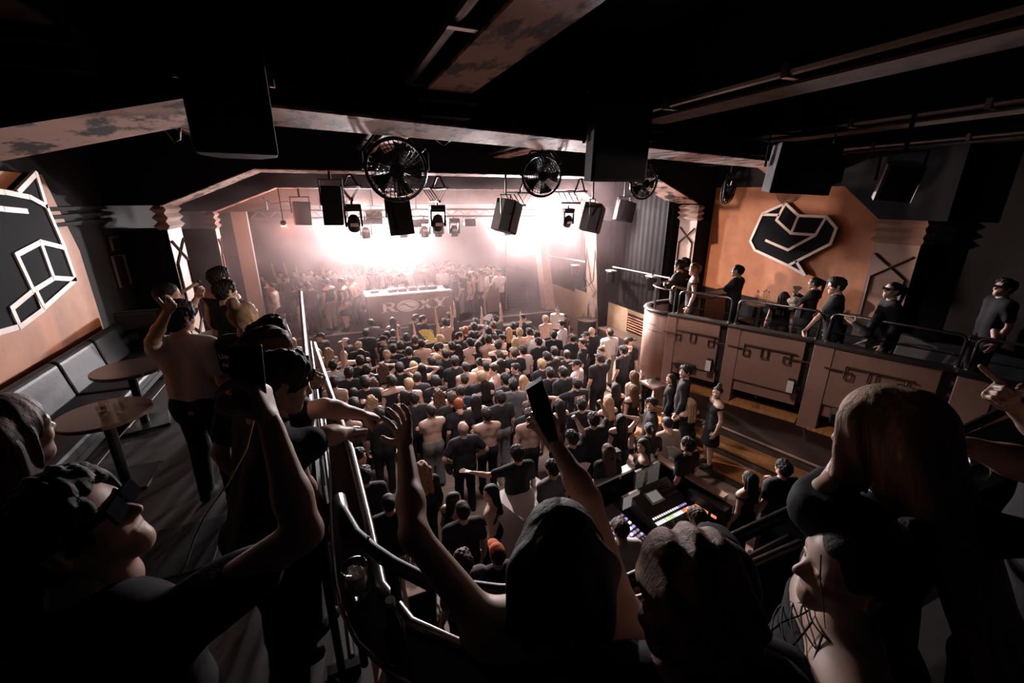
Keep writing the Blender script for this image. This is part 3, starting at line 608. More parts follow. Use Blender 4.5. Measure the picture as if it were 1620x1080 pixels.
# wall rods with small hung lamps on the right drapes
for (p, q, lab) in (((868, 404), (926, 414), 'thin pale pipe on the drape left of the leaning pillar'), ((970, 422), (1060, 440), 'thin pale pipe on the drape ending at the balcony corner')):
    a, b_ = on_x(*p, 9.05), on_x(*q, 9.05)
    t = thing('wall_pipe', lab, 'pipe', a); d = V(*b_)-V(*a); MB().tube([(0, 0, 0), d], .03, 8).build('pipe', M['steel'], t); MB().tube([d*.08, d*.08+V(.3, 0, 0)], .02, 6).tube([d*.92, d*.92+V(.3, 0, 0)], .02, 6).build('bracket', M['iron'], t)
for p, lab in (((910, 428), 'small cone lamp hung on the drape left of the leaning pillar'), ((966, 438), 'small cone lamp hung right of the leaning pillar'), ((1030, 448), 'cone lamp hung beside the balcony corner')):
    a = on_x(*p, 9.0); t = thing('cone_lamp', lab, 'lamp', a); MB().lathe([(.13, -.2), (.16, .15), (.15, .2)], 14).build('shade', M['black'], t); MB().box((-.12, -.16, .2), (.12, .16, .24)).build('top_plate', M['white'], t); MB().tube([(0, 0, .24), (.05, 0, .4)], .015, 6).build('bracket', M['iron'], t)
# ------------------------------------------------------------------ right balcony front
def balcony_panel(i, A, B, lab):
    a, b_ = V(A[0], A[1], 0), V(B[0], B[1], 0); d = b_-a; L = d.length; u = d.normalized(); nrm = V(u.y, -u.x, 0)
    if nrm.x > 0: nrm = -nrm
    t = thing('balcony_parapet', lab, 'parapet', a, math.atan2(u.y, u.x))
    # local: x along the front, -y or +y outward
    sgn = 1 if (Matrix.Rotation(math.atan2(u.y, u.x), 3, 'Z') @ V(0, 1, 0)).dot(nrm) > 0 else -1
    def bx(m, x0, x1, y0, y1, z0, z1): m.box((x0, min(sgn*y0, sgn*y1), z0), (x1, max(sgn*y0, sgn*y1), z1))
    m = MB(); bx(m, 0, L*.17, -.1, .1, 1.42, 2.96); bx(m, L*.17, L-.12, -.1, .08, 1.95, 2.96); m.build('front_board', M['panel'], t, bevel=.01)
    m = MB(); bx(m, L-.12, L, -.1, -.04, 1.75, 2.96); m.build('recess_strip', M['panel_edge'], t)
    m = MB(); bx(m, -.01, L, -.14, .11, 2.96, 3.0); m.build('cap_rail', M['panel_edge'], t)
    m = MB(); bx(m, L*.17, L-.1, -.45, .02, 1.72, 1.95); m.build('under_board', M['panel'], t)
    m = MB(); bx(m, L*.1, L-.02, -.3, .12, 1.42, 1.47); m.build('counter', M['wood'], t)
    # meander rods
    y = sgn*.13; z = 2.62; x = L*.5; k = .085
    def rod(m, pts): m.tube([(x+px_*k*1.75, y, z+pz*k) for px_, pz in pts], .016, 4)
    m = MB(); rod(m, [(-4.3, 0), (-2.4, 0)]); rod(m, [(-2.4, 1), (3.4, 1)]); rod(m, [(2.9, -.2), (5, -.2)])
    for ox, sg in ((-2.4, 0), (0, 1), (2.4, 2)):
        if sg == 0: rod(m, [(ox, 1.2), (ox, -1.4), (ox+.7, -1.4), (ox+.7, 0), (ox, 0)])
        elif sg == 1: rod(m, [(ox-.35, 1), (ox-.35, -1.2), (ox+.35, -1.2), (ox+.35, .8)])
        else: rod(m, [(ox+.35, 1), (ox+.35, -1.4), (ox-.35, -1.4), (ox-.35, 0), (ox+.35, 0)])
    m.build('meander_rods', M['meander'], t)
    return t, sgn, L
PL = []
for i, (A, B, lab) in enumerate((((6.55, 6.87), (7.04, 5.8), 'balcony front panel farthest along, next to the rounded end'), ((7.0, 5.74), (7.58, 4.46), 'second balcony front panel from the rounded end'), ((7.5, 4.4), (8.08, 2.8), 'third balcony front panel, partly behind the blond leaning person'), ((7.98, 2.72), (8.6, .5), 'nearest balcony front panel at the right edge of the photo'))):
    PL.append(balcony_panel(i, A, B, lab))
t = thing('balcony_end', 'rounded end of the right balcony front with small rods', 'parapet', (7.2, 7.3, 0))
cv = [(6.56-7.2, 6.9-7.3), (6.43-7.2, 7.1-7.3), (6.42-7.2, 7.35-7.3), (6.52-7.2, 7.58-7.3), (6.75-7.2, 7.78-7.3), (7.1-7.2, 7.9-7.3), (9.4-7.2, 7.95-7.3)]
def strip(cv, z0, z1, nm, m, thick, par):
    o = MB().add([(x, y, z0) for x, y in cv]+[(x, y, z1) for x, y in cv], [(i, i+1, len(cv)+i+1, len(cv)+i) for i in range(len(cv)-1)]).build(nm, M[m], par, smooth=True)
    s_ = o.modifiers.new('solid', 'SOLIDIFY'); s_.thickness = thick; s_.offset = 0
strip(cv, 1.5, 2.96, 'curved_board', 'panel', .08, t); strip(cv, 2.96, 3.0, 'cap_rail', 'panel_edge', .14, t)
MB().tube([(x*1.04, y*1.04, 2.55) for x, y in cv[:4]], .014, 4).tube([(x*1.04, y*1.04, 2.68) for x, y in cv[1:4]], .014, 4).build('meander_rods', M['meander'], t)
# rails on the balcony: bent tube frames between posts
def railframe(A, B, lab, z0=3.0, z1=3.48, cat='railing'):
    a, b_ = V(A[0]+.1, A[1], 0), V(B[0]+.1, B[1], 0); d = b_-a; L = d.length
    t = thing('balcony_rail', lab, cat, (a.x, a.y, z0), math.atan2(d.y, d.x), 'tube rails on the right balcony'); h = z1-z0; r = .08
    MB().tube([(0, 0, 0), (0, 0, h-r), (r*.3, 0, h-r*.3), (r, 0, h), (L-r, 0, h), (L-r*.3, 0, h-r*.3), (L, 0, h-r), (L, 0, 0)], .02, 8).build('tube_frame', M['rail'], t, smooth=True)
    for x in (0, L): MB().lathe([(.04, 0), (.04, .02)], 10, (x, 0, 0)).build('foot_flange', M['rail'], t)
    MB().tube([(.02, 0, h*.35), (L-.02, 0, h*.35)], .01, 6).build('lower_bar', M['iron'], t)
railframe((6.6, 6.8), (7.02, 5.86), 'tube rail frame on the balcony before the bald person'); railframe((7.04, 5.72), (7.56, 4.5), 'tube rail frame on the balcony before the youth looking down'); railframe((7.6, 4.36), (8.06, 2.82), 'tube rail frame on the balcony before the sunglasses wearer'); railframe((8.06, 2.7), (8.6, .8), 'tube rail frame on the balcony at the right photo edge')
t = thing('balcony_rail', 'curved tube rail above the rounded balcony end', 'railing', (0, 0, 0), 0, 'tube rails on the right balcony')
pts = [(6.62, 6.85, 3.48), (6.52, 7.05, 3.48), (6.5, 7.3, 3.48), (6.6, 7.52, 3.48), (6.8, 7.68, 3.48), (7.2, 7.78, 3.48), (8.2, 7.8, 3.48)]
MB().tube(pts, .02, 8).build('tube_frame', M['rail'], t, smooth=True)
for p in (pts[0], pts[2], pts[4]): MB().tube([(p[0], p[1], 3.0), p], .018, 8).build('post', M['rail'], t)
# lamps, boxes and drinks on the balcony front and counters
def spot_box(i, lab):
    (t0, sgn, L) = PL[i]; mw = t0.matrix_basis; p = t0.location+Matrix.Rotation(t0.rotation_euler.z, 3, 'Z') @ V(L-.2, sgn*.16, 2.12)
    t = thing('spot_lamp', lab, 'lamp', p, t0.rotation_euler.z); MB().box((-.06, -.05, -.13), (.06, .05, .13)).build('housing', M['black'], t, bevel=.015); MB().box((-.05, sgn*.05-.01, -.11), (.05, sgn*.05+.01, .11)).build('lens', M['white'], t); MB().box((.06, -.03, -.03), (.14, .03, .03)).build('bracket', M['iron'], t)
spot_box(0, 'small white-faced spot lamp on the balcony panel farthest along'); spot_box(1, 'small white-faced spot lamp on the second balcony panel')
(t0, sgn, L) = PL[0]; R0 = Matrix.Rotation(t0.rotation_euler.z, 3, 'Z')
t = thing('gear_box', 'flat dark box lying in the notch of the farthest balcony panel', 'box', t0.location+R0 @ V(L*.42, sgn*.05, 1.951-.05), t0.rotation_euler.z+.2); MB().box((-.2, 0.03*sgn-.1, 0), (.2, .03*sgn+.1, .12)).build('case', M['black'], t, bevel=.01); MB().box((-.19, .03*sgn-.09, .12), (.19, .03*sgn+.09, .128)).build('lid', M['lowwall'], t)
(t0, sgn, L) = PL[2]; R0 = Matrix.Rotation(t0.rotation_euler.z, 3, 'Z')
t = thing('gear_box', 'dark box sticking out under the third balcony panel', 'box', t0.location+R0 @ V(L*.4, sgn*.2, 1.78), t0.rotation_euler.z+.2); MB().box((-.22, -.15, 0), (.22, .15, .16)).build('case', M['black'], t, bevel=.01); MB().box((-.21, -.14, .16), (.21, .14, .17)).build('lid', M['lowwall'], t)
def tumbler(loc, lab, group=None, r=.035, h=.1, liquid=None, tilt=None):
    t = thing('drinking_glass', lab, 'glass', loc, 0, group)
    MB().lathe([(r*.8, 0), (r, h), (r-.004, h), (r*.8-.004, .012), (.002, .012)], 16).build('glass_wall', M['glass'], t, smooth=True)
    if liquid: MB().lathe([(r*.8-.006, .014), (r-.012+(0), h*liquid), (.001, h*liquid)], 14).build('drink', M['drink'], t)
    return t
def bottle(loc, lab, s=1., m='bottle', group=None):
    t = thing('bottle', lab, 'bottle', loc, 0, group); MB().lathe([(.033*s, 0), (.036*s, .02*s), (.036*s, .14*s), (.015*s, .2*s), (.014*s, .25*s)], 14).build('bottle_body', M[m], t, smooth=True)
    MB().lathe([(.016*s, .235*s), (.016*s, .255*s), (.012*s, .255*s)], 12).build('rim', M['steel'], t); return t
(t0, sgn, L) = PL[1]; R0 = Matrix.Rotation(t0.rotation_euler.z, 3, 'Z')
for k, (f, lab) in enumerate(((.48, 'clear bottle on the wooden counter under the second balcony panel'),)): bottle(t0.location+R0 @ V(L*f, sgn*.04, 1.471), lab, .9, 'glass')
tumbler(t0.location+R0 @ V(L*.53, sgn*.05, 1.471), 'short glass beside the clear bottle on counter', None); 
(t0, sgn, L) = PL[2]; R0 = Matrix.Rotation(t0.rotation_euler.z, 3, 'Z')
bottle(t0.location+R0 @ V(L*.33, sgn*.03, 1.471), 'clear bottle on the counter under the third balcony panel', .9, 'glass')
# ------------------------------------------------------------------ balcony tables, seats
def round_table(loc, r, lab, h=.75, rz=0.):
    t = thing('round_table', lab, 'table', loc, rz)
    MB().lathe([(r-.01, h-.04), (r, h-.03), (r, h-.005), (r-.006, h)], 32).build('tabletop', M['tabletop'], t)
    MB().tube([(0, 0, .03), (0, 0, h-.04)], .045, 12).build('column', M['iron'], t); MB().box((-.24, -.24, 0), (.24, .24, .03)).build('base_plate', M['iron'], t, bevel=.008); return t
round_table((-2.12, 4.82, 2.65), .36, 'near round wooden table with four glasses beside the left bench')
round_table((-2.35, 6.15, 2.65), .36, 'farther round wooden table at the end of the left bench', rz=.3)
round_table((-1.6, 7.35, 2.65), .34, 'round table behind the group of four at left railing', rz=.3)
for k, (dx, dy, lab, f) in enumerate(((-.06, .08, 'left rear glass of four on the near round table', .2), (-.03, -.05, 'left front glass of four on the near round table', .5), (.09, .07, 'right rear glass of four on the near round table', None), (.1, -.06, 'right front glass of four on the near round table', .25))):
    tumbler((-2.06+dx, 4.78+dy, 3.401), lab, 'glasses on the near round table', .04, .11, f)
round_table((8.45, 4.55, 2.1), .5, 'round table with two glasses on the right balcony', 1.17)
round_table((8.2, 6.05, 2.1), .3, 'round table crowded with bottles behind the bald person', 1.15)
round_table((7.75, 7.15, 2.1), .3, 'small round table near the balcony corner', 1.15)
for dx, dy, lab in ((-.08, 0, 'left tall glass on the right balcony table'), (.06, .05, 'right tall glass on the right balcony table')): tumbler((8.4+dx, 4.5+dy, 3.27), lab, 'glasses on the balcony table', .035, .15)
for k, (dx, dy) in enumerate(((-.15, 0), (-.05, .1), (.05, -.08), (.14, .05), (0, 0))): bottle((8.2+dx, 6.05+dy, 3.25), f'clear bottle among drinks behind the bald person, {("leftmost", "second from left", "fourth from left", "rightmost", "third from left")[k]}', 1.0, 'glass', 'bottles on the crowded table')
tt = thing('drinks_tray', 'dark tray at the bottles table behind the bald person', 'tray', (8.2, 5.78, 3.25)); MB().lathe([(.14, 0), (.15, .02)], 20).build('tray', M['black'], tt); MB().lathe([(.15, .02), (.155, .03)], 20).build('rim', M['iron'], tt)
# padded benches
def bench(loc, L, n, lab, rz):
    t = thing('padded_bench', lab, 'bench', loc, rz)           # local: x along, +y towards the wall
    for k in range(n):
        w = L/n; m = MB()
        x0 = k*w+.01; x1 = (k+1)*w-.01
        pr = [(.2, .42), (.24, .62), (.28, .84), (.34, .88), (.4, .86), (.44, .42)]
        m.prism([(x0, y, z) for y, z in pr], (x1-x0, 0, 0)); m.build('back_cushion', M['leather'], t, bevel=.03)
        m = MB(); m.box((x0, -.32, .28), (x1, .24, .44)); m.build('seat_cushion', M['leather'], t, bevel=.04)
    MB().box((0, -.26, .18), (L, .4, .28)).build('seat_frame', M['iron'], t)
    m = MB()
    for x in np.linspace(.2, L-.2, 3):
        o = MB().tube([(x, -.3, .26), (x+.03, -.22, .02), (x, .3, .02)], .016, 6).build('leg', M['chrome'], t)
    MB().tube([(0, -.28, .05), (L, -.28, .05)], .012, 6).build('foot_bar', M['chrome'], t)
    return t
bench((-2.75, 4.5, 2.65), 3.6, 4, 'dark leather bench with padded back along the left orange wall', PI/2)
t = thing('bench_end', 'dark upright padded end of the left bench beside the far table', 'bench', (-2.85, 8.2, 2.65)); MB().box((-.3, 0, .02), (.35, .16, 1.0)).build('panel', M['leather'], t, bevel=.04); MB().tube([(.36, .0, .98), (.36, .02, .4)], .012, 6).build('trim_bar', M['chrome'], t)
bench((9.25, 7.2, 2.1), 5.0, 5, 'dark padded bench along the right balcony wall under the heart', -PI/2)
# ------------------------------------------------------------------ left rail: balusters, top tubes, ledge
t = thing('gallery_rail', 'dark barred railing running along the left gallery edge', 'railing', (0, 0, 0))
n = 14
for k in range(n):
    f = k/(n-1); y = 2.0+6.4*f; x = -.12-.05*y
    MB().tube([(x, y, 2.66), (x, y, 3.72)], .022, 8).build('baluster', M['rail'] if k % 2 else M['iron'], t)
MB().tube([(-.2, 2.0, 3.74), (-.54, 8.4, 3.74)], .03, 8).build('top_rail', M['iron'], t); MB().tube([(-.16, 2.0, 2.8), (-.5, 8.4, 2.8)], .02, 8).build('bottom_rail', M['iron'], t)
MB().box((-.3, 2.0, 2.65), (-.12, 2.06, 2.72)).build('foot_plate', M['iron'], t)
t = thing('end_hoop', 'bent dark tube hoop at the far end of left railing', 'railing', (0, 0, 0)); MB().tube([at(404, 540, 4.6), at(432, 503, 4.6), at(448, 507, 4.6), at(458, 530, 4.6), at(463, 600, 4.6)], .022, 8).build('tube', M['iron'], t, smooth=True); MB().tube([at(432, 503, 4.6), at(418, 545, 4.6)], .015, 6).build('stay', M['iron'], t)
zl = 3.98
front = [on_z(*p, zl) for p in ((497, 545), (525, 630), (556, 718), (583, 833), (603, 930), (650, 990), (740, 1030))]+[np.array((1.2, .82, zl)), np.array((3.4, .82, zl))]
inner = [on_z(*p, zl) for p in ((512, 640), (522, 740), (524, 830), (530, 910), (540, 965), (565, 1015), (612, 1060))]+[np.array((.3, .62, zl)), np.array((1.2, .55, zl)), np.array((3.4, .55, zl))]
t = thing('drinks_ledge', 'curved dark ledge with metal edge around the rear gallery front', 'ledge', (0, 0, 0))
mb = MB(); A = front[1:]; B = inner[:-1] if False else inner
B2 = [inner[0]]+inner[1:3]+[inner[3], inner[5], inner[7], inner[8], inner[9]]
for i in range(7):
    a, b_, c, d = A[i], A[i+1], B2[i+1], B2[i]; mb.prism([a, b_, c, d], (0, 0, -.03))
mb.build('ledge_top', M['leather'], t)
MB().tube([p+np.array((0, 0, .01)) for p in front], .022, 10).build('edge_tube', M['rail'], t, smooth=True)
MB().tube([p+np.array((0, 0, .0)) for p in inner], .008, 8).build('edge_strip', M['rail'], t, smooth=True)
mb = MB()
for i in range(7): mb.prism([A[i]+np.array((0, 0, -.03)), A[i+1]+np.array((0, 0, -.03)), A[i+1]+np.array((0, 0, -.9)), A[i]+np.array((0, 0, -.9))], (-.02, -.02, 0))
mb.build('apron', M['iron'], t)
t = thing('handrail', 'thick black curved handrail crossing behind the raised arm', 'railing', (0, 0, 0))
hp = [on_z(*p, 4.15) for p in ((537, 787), (543, 812), (562, 845), (590, 870), (622, 892), (680, 922), (790, 936), (950, 936))]+[np.array((1.2, .83, 4.15)), np.array((3.9, .97, 4.15))]
MB().tube(hp, .024, 10).build('rail_tube', M['iron'], t, smooth=True)
for p in (hp[0], hp[4], hp[8]): MB().tube([(p[0], p[1], 3.2), tuple(p)], .018, 8).build('post', M['iron'], t)
MB().tube([(1.0, .84, 3.98), (3.9, .98, 3.98)], .016, 8).build('lower_bar', M['rail'], t)
g = on_z(566, 938, zl); gl = tumbler((g[0], g[1], zl+.002), 'glass of pale drink with a straw on the curved ledge', None, .045, .12, .75)
MB().tube([(-.02, 0, .02), (.06, .03, .2)], .004, 6).build('straw', M['black'], gl)
for dx, dy, a in ((.012, .01, .3), (-.015, -.008, 1.1), (.0, -.018, .7), (-.01, .018, .2)): MB().cbox((dx, dy, .09), (.022, .022, .022), Matrix.Rotation(a, 3, 'Z') @ Matrix.Rotation(.4, 3, 'X')).build('ice_cube', M['ice'], gl, bevel=.003)
g = on_z(628, 1040, zl); bottle((g[0], g[1], zl+.002), 'dark open bottle standing on the curved ledge', .9)
g = on_z(1545, 752, 4.02); tumbler((g[0], g[1], 4.02), 'clear glass at the right photo edge below the reaching arm', None, .05, .1, None)
t = thing('ledge', 'dark ledge under the clear glass at right', 'ledge', (3.2, .82, 3.96)); MB().box((-1.6, -.12, 0), (1.2, .16, .05)).build('top_board', M['leather'], t); MB().box((-1.6, .16, -.6), (1.2, .18, .05)).build('front_board', M['iron'], t)
# ------------------------------------------------------------------ mixing desk area on the floor
t = thing('desk_wall', 'black desk enclosure with pale top edge around the mixing desks', 'enclosure', (0, 0, 0))
ws = [(3.0, 4.62), (4.72, 4.9), (4.95, 3.65)]
def wallseg(a, b_, h, th, nm, m, z0=0, par=None):
    a, b_ = V(*a, 0), V(*b_, 0); u = (b_-a).normalized(); nn = V(-u.y, u.x, 0)*th/2
    MB().prism([a+nn+V(0, 0, z0), a-nn+V(0, 0, z0), b_-nn+V(0, 0, z0), b_+nn+V(0, 0, z0)], (0, 0, h-z0)).build(nm, M[m], par)
wallseg(ws[0], ws[1], 1.12, .1, 'front_wall', 'black', 0, t); wallseg(ws[1], ws[2], 1.12, .1, 'side_wall', 'black', 0, t)
wallseg(ws[0], ws[1], 1.16, .14, 'top_edge', 'white', 1.12, t); wallseg(ws[1], ws[2], 1.16, .14, 'top_edge', 'pillar', 1.12, t)
t = thing('desk_table', 'black table carrying the mixing desks and screens', 'table', (0, 0, 0)); MB().prism([(3.05, 4.5, .72), (3.1, 3.5, .72), (4.8, 3.6, .72), (4.62, 4.75, .72)], (0, 0, .05)).build('tabletop', M['black'], t)
for x, y in ((3.15, 3.6), (4.7, 3.65), (4.5, 4.65), (3.15, 4.4)): MB().tube([(x, y, 0), (x, y, .72)], .03, 8).build('leg', M['iron'], t)
# large sound desk
t = thing('sound_desk', 'large black sound mixing desk with lit keys and tilted screen', 'mixing desk', (4.22, 4.0, .77), .12)
MB().prism([(-.42, -.4, 0), (-.42, .42, 0), (-.42, .42, .3), (-.42, -.05, .12), (-.42, -.4, .07)], (.84, 0, 0)).build('chassis', M['dj'], t, bevel=.01)
sl = Matrix.Rotation(math.atan2(.18, .47), 3, 'X')
MB().cbox((-.08, .2, .24), (.26, .2, .015), sl).build('screen_frame', M['white'], t); MB().cbox((-.08, .2, .25), (.2, .15, .015), sl).build('display', M['screen2'], t)
for j in range(3):
    for i in range(9): MB().cbox((.12+.028*i, .31-.085*j, .285-.033*j), (.014, .018, .02), sl).build('knob', M['steel'], t)
for i in range(20): MB().box((-.38+.037*i, -.3+.02*((i*7) % 5), .085), (-.362+.037*i, -.27+.02*((i*7) % 5), .115)).build('fader', M['steel'], t)
for i in range(20): MB().box((-.38+.037*i, -.16, .095), (-.355+.037*i, -.1, .113)).build('key', M[('keyw', 'keyg', 'keyw', 'keyr')[i//5 if i < 15 else 3] if i % 6 else 'keyw'], t)
for i in range(16): MB().box((-.36+.045*i, -.06, .118), (-.335+.045*i, -.03, .13)).build('key', M['keyp' if i > 11 else 'keyw'], t)
# light desk
t = thing('light_desk', 'smaller lighting desk with violet lit keys at the left of the enclosure', 'mixing desk', (3.3, 3.95, .77), .25)
MB().prism([(-.25, -.35, 0), (-.25, .35, 0), (-.25, .35, .22), (-.25, -.35, .06)], (.5, 0, 0)).build('chassis', M['dj'], t, bevel=.01)
for j in range(6):
    for i in range(7): MB().cbox((-.2+.066*i, -.24+.07*j, .1+.016*j), (.04, .035, .02)).build('key', M[('keyp', 'keyw', 'keyp', 'screen2')[(i*3+j*5) % 4]], t)
for i in range(8): MB().box((-.2+.055*i, -.32, .075), (-.18+.055*i, -.29, .1)).build('fader', M['steel'], t)
def monitor(loc, w, h, lab, rz, m='screen'):
    t = thing('monitor', lab, 'screen', loc, rz); MB().box((-w/2, -.02, .1), (w/2, .02, .1+h)).build('case', M['steel'], t); MB().box((-w/2+.015, -.026, .115), (w/2-.015, -.018, .085+h)).build('display', M[m], t); MB().box((-.08, -.06, 0), (.08, .08, .01)).build('foot', M['iron'], t); MB().tube([(0, .01, .0), (0, .01, .15)], .015, 6).build('stand', M['iron'], t)
monitor((4.25, 4.55, .77), .56, .42, 'large grey monitor standing behind the sound desk', .15); monitor((3.75, 4.3, .77), .36, .24, 'small bright screen between the two desks', .15, 'screen2'); monitor((3.1, 4.42, .77), .18, .2, 'tiny pale screen at the left end of the enclosure', .2, 'screen2')
t = thing('gear_rack', 'black equipment rack with red lights at the right of sound desk', 'rack', (4.78, 3.78, .77), .2); MB().box((-.1, -.3, 0), (.12, .3, .32)).build('case', M['black'], t, bevel=.01)
for i in range(3): MB().box((-.11, -.2+.13*i, .12), (-.1, -.12+.13*i, .16)).build('indicator', M['keyr'], t)
t = thing('desk_stand', 'black wired gadget stand on the enclosure front wall', 'stand', (3.75, 4.76, 1.16)); MB().tube([(0, 0, 0), (0, 0, .35)], .02, 8).build('pole', M['iron'], t)
for a in (0, 2, 4): MB().tube([(0, 0, .2), (.14*math.cos(a), .1*math.sin(a), .34)], .02, 6).build('arm', M['iron'], t)
MB().box((-.1, -.06, .3), (.08, .06, .42)).build('gadget', M['black'], t)
# pale boxes on the floor near the railing
def openbox(loc, d, lab, rz, m='white'):
    t = thing('pale_box', lab, 'box', loc, rz); x, y, z = d
    MB().box((-x/2, -y/2, 0), (x/2, y/2, z)).build('body', M['black'], t); MB().box((-x/2-.01, -y/2-.01, z), (x/2+.01, y/2+.01, z+.02)).build('lid', M[m], t); MB().box((-x/2-.012, -y/2-.012, 0), (-x/2, y/2, z)).build('side_board', M[m], t)
openbox((2.35, 4.95, 0), (.8, .7, 1.0), 'pale edged box standing left of the desks before the dancers', .3)
openbox((.52, 4.25, 0), (.3, .62, .95), 'narrow pale topped box below the curved handrail', .0, 'pillar')
t = thing('round_bar_table', 'dark cloth covered table by the lit orange wall near stage', 'table', (8.55, 13.1, 0)); MB().lathe([(.36, 0), (.34, 1.0), (.36, 1.05)], 18).build('cover', M['black'], t); MB().lathe([(.38, 1.05), (.38, 1.08)], 20).build('tabletop', M['tabletop'], t)
for k, (dx, dy) in enumerate(((-.2, 0), (-.08, .12), (.06, -.1), (.18, .06))): bottle((8.55+dx, 13.1+dy, 1.081), f'clear bottle on the cloth covered table, {("leftmost", "second from left", "third from left", "rightmost")[k]} of four', 1, 'glass', 'bottles on the cloth covered table')
t = thing('low_counter', 'low dark counter along the orange wall under the vent', 'counter', (0, 0, 0)); MB().box((8.75, 9.2, 0), (9.27, 12.6, .82)).build('body', M['lowwall'], t); MB().box((8.7, 9.15, .82), (9.28, 12.65, .87)).build('top_board', M['mould'], t)
# seat ledge by the counter under the balcony corner
t = thing('wall_shelf', 'pale shelf with papers under the farthest balcony panel', 'shelf', (6.75, 7.15, 1.2)); MB().box((-.35, -.2, 0), (.3, .25, .05)).build('board', M['pillar'], t); MB().box((-.05, .1, -.2), (.0, .25, 0)).build('bracket', M['iron'], t)
# foreground floor mat by the near table
t = thing('floor_mat', 'dark mat lying on the gallery floor below the near table', 'mat', (-1.35, 3.55, 2.651)); MB().box((-.25, -.3, 0), (.25, .3, .012)).build('mat', M['leather'], t, bevel=.005); MB().box((-.26, -.31, 0), (.26, -.3, .014)).build('edge', M['iron'], t)
# ------------------------------------------------------------------ bodies: smooth-blended tapered limbs meshed as one surface
def A3(p): return np.array(p, float)
def unit(v): v = A3(v); return v/max(1e-9, np.linalg.norm(v))
class Sdf:
    """prims: ('c', a, b, ra, rb, k, n, s) tapered capsule squashed by s along n; neg=True carves."""
    def __init__(s): s.p = []
    def cap(s, a, b, ra, rb=None, k=.03, n=None, sq=1., neg=False):
        s.p.append((A3(a), A3(b), ra, ra if rb is None else rb, k, None if n is None else unit(n), sq, neg)); return s
    def mesh(s, h, planes=(), disp=None):
        los = []; his = []
        for a, b, ra, rb, k, n, sq, neg in s.p:
            if neg: continue
            r = max(ra, rb)*max(1., sq)+2*h; los.append(np.minimum(a, b)-r); his.append(np.maximum(a, b)+r)
        lo = np.min(los, 0); hi = np.max(his, 0); N = np.ceil((hi-lo)/h).astype(int)+2
        D = np.full(N, 9.0, np.float32); ax = [lo[i]+h*np.arange(N[i]) for i in range(3)]
        for a, b, ra, rb, k, n, sq, neg in s.p:
            r = max(ra, rb)*max(1., sq)+k+3*h
            i0 = np.clip(np.floor((np.minimum(a, b)-r-lo)/h).astype(int), 0, N-1); i1 = np.clip(np.ceil((np.maximum(a, b)+r-lo)/h).astype(int)+1, 1, N)
            X, Y, Z = np.meshgrid(ax[0][i0[0]:i1[0]], ax[1][i0[1]:i1[1]], ax[2][i0[2]:i1[2]], indexing='ij', sparse=True)
            X = X-a[0]; Y = Y-a[1]; Z = Z-a[2]; d = b-a; q = (X, Y, Z)
            if n is not None:
                m = 1/sq-1; pn = X*n[0]+Y*n[1]+Z*n[2]; X = X+pn*m*n[0]; Y = Y+pn*m*n[1]; Z = Z+pn*m*n[2]; d = d+n*(d@n)*m
            L = d@d
            t = np.clip((X*d[0]+Y*d[1]+Z*d[2])/L, 0, 1) if L > 1e-12 else 0
            e = np.sqrt((X-t*d[0])**2+(Y-t*d[1])**2+(Z-t*d[2])**2)-(ra+(rb-ra)*t)
            S = tuple(slice(i0[i], i1[i]) for i in range(3)); c = D[S]
            if neg:
                hh = np.clip(.5-.5*(c+e)/k, 0, 1); D[S] = c+(-e-c)*hh+k*hh*(1-hh)
            else:
                hh = np.clip(.5+.5*(e-c)/k, 0, 1); D[S] = e+(c-e)*hh-k*hh*(1-hh)
        if planes or disp:
            X, Y, Z = np.meshgrid(*ax, indexing='ij', sparse=True)
            if disp: D = D+disp(X, Y, Z)
            for p, n in planes:                     # keep the side the normal points away from
                n = unit(n); D = np.maximum(D, (X-p[0])*n[0]+(Y-p[1])*n[1]+(Z-p[2])*n[2])
        return nets(D, lo, h)
CO = [(0, 0, 0), (1, 0, 0), (0, 1, 0), (1, 1, 0), (0, 0, 1), (1, 0, 1), (0, 1, 1), (1, 1, 1)]
ED = [(0, 1), (2, 3), (4, 5), (6, 7), (0, 2), (1, 3), (4, 6), (5, 7), (0, 4), (1, 5), (2, 6), (3, 7)]
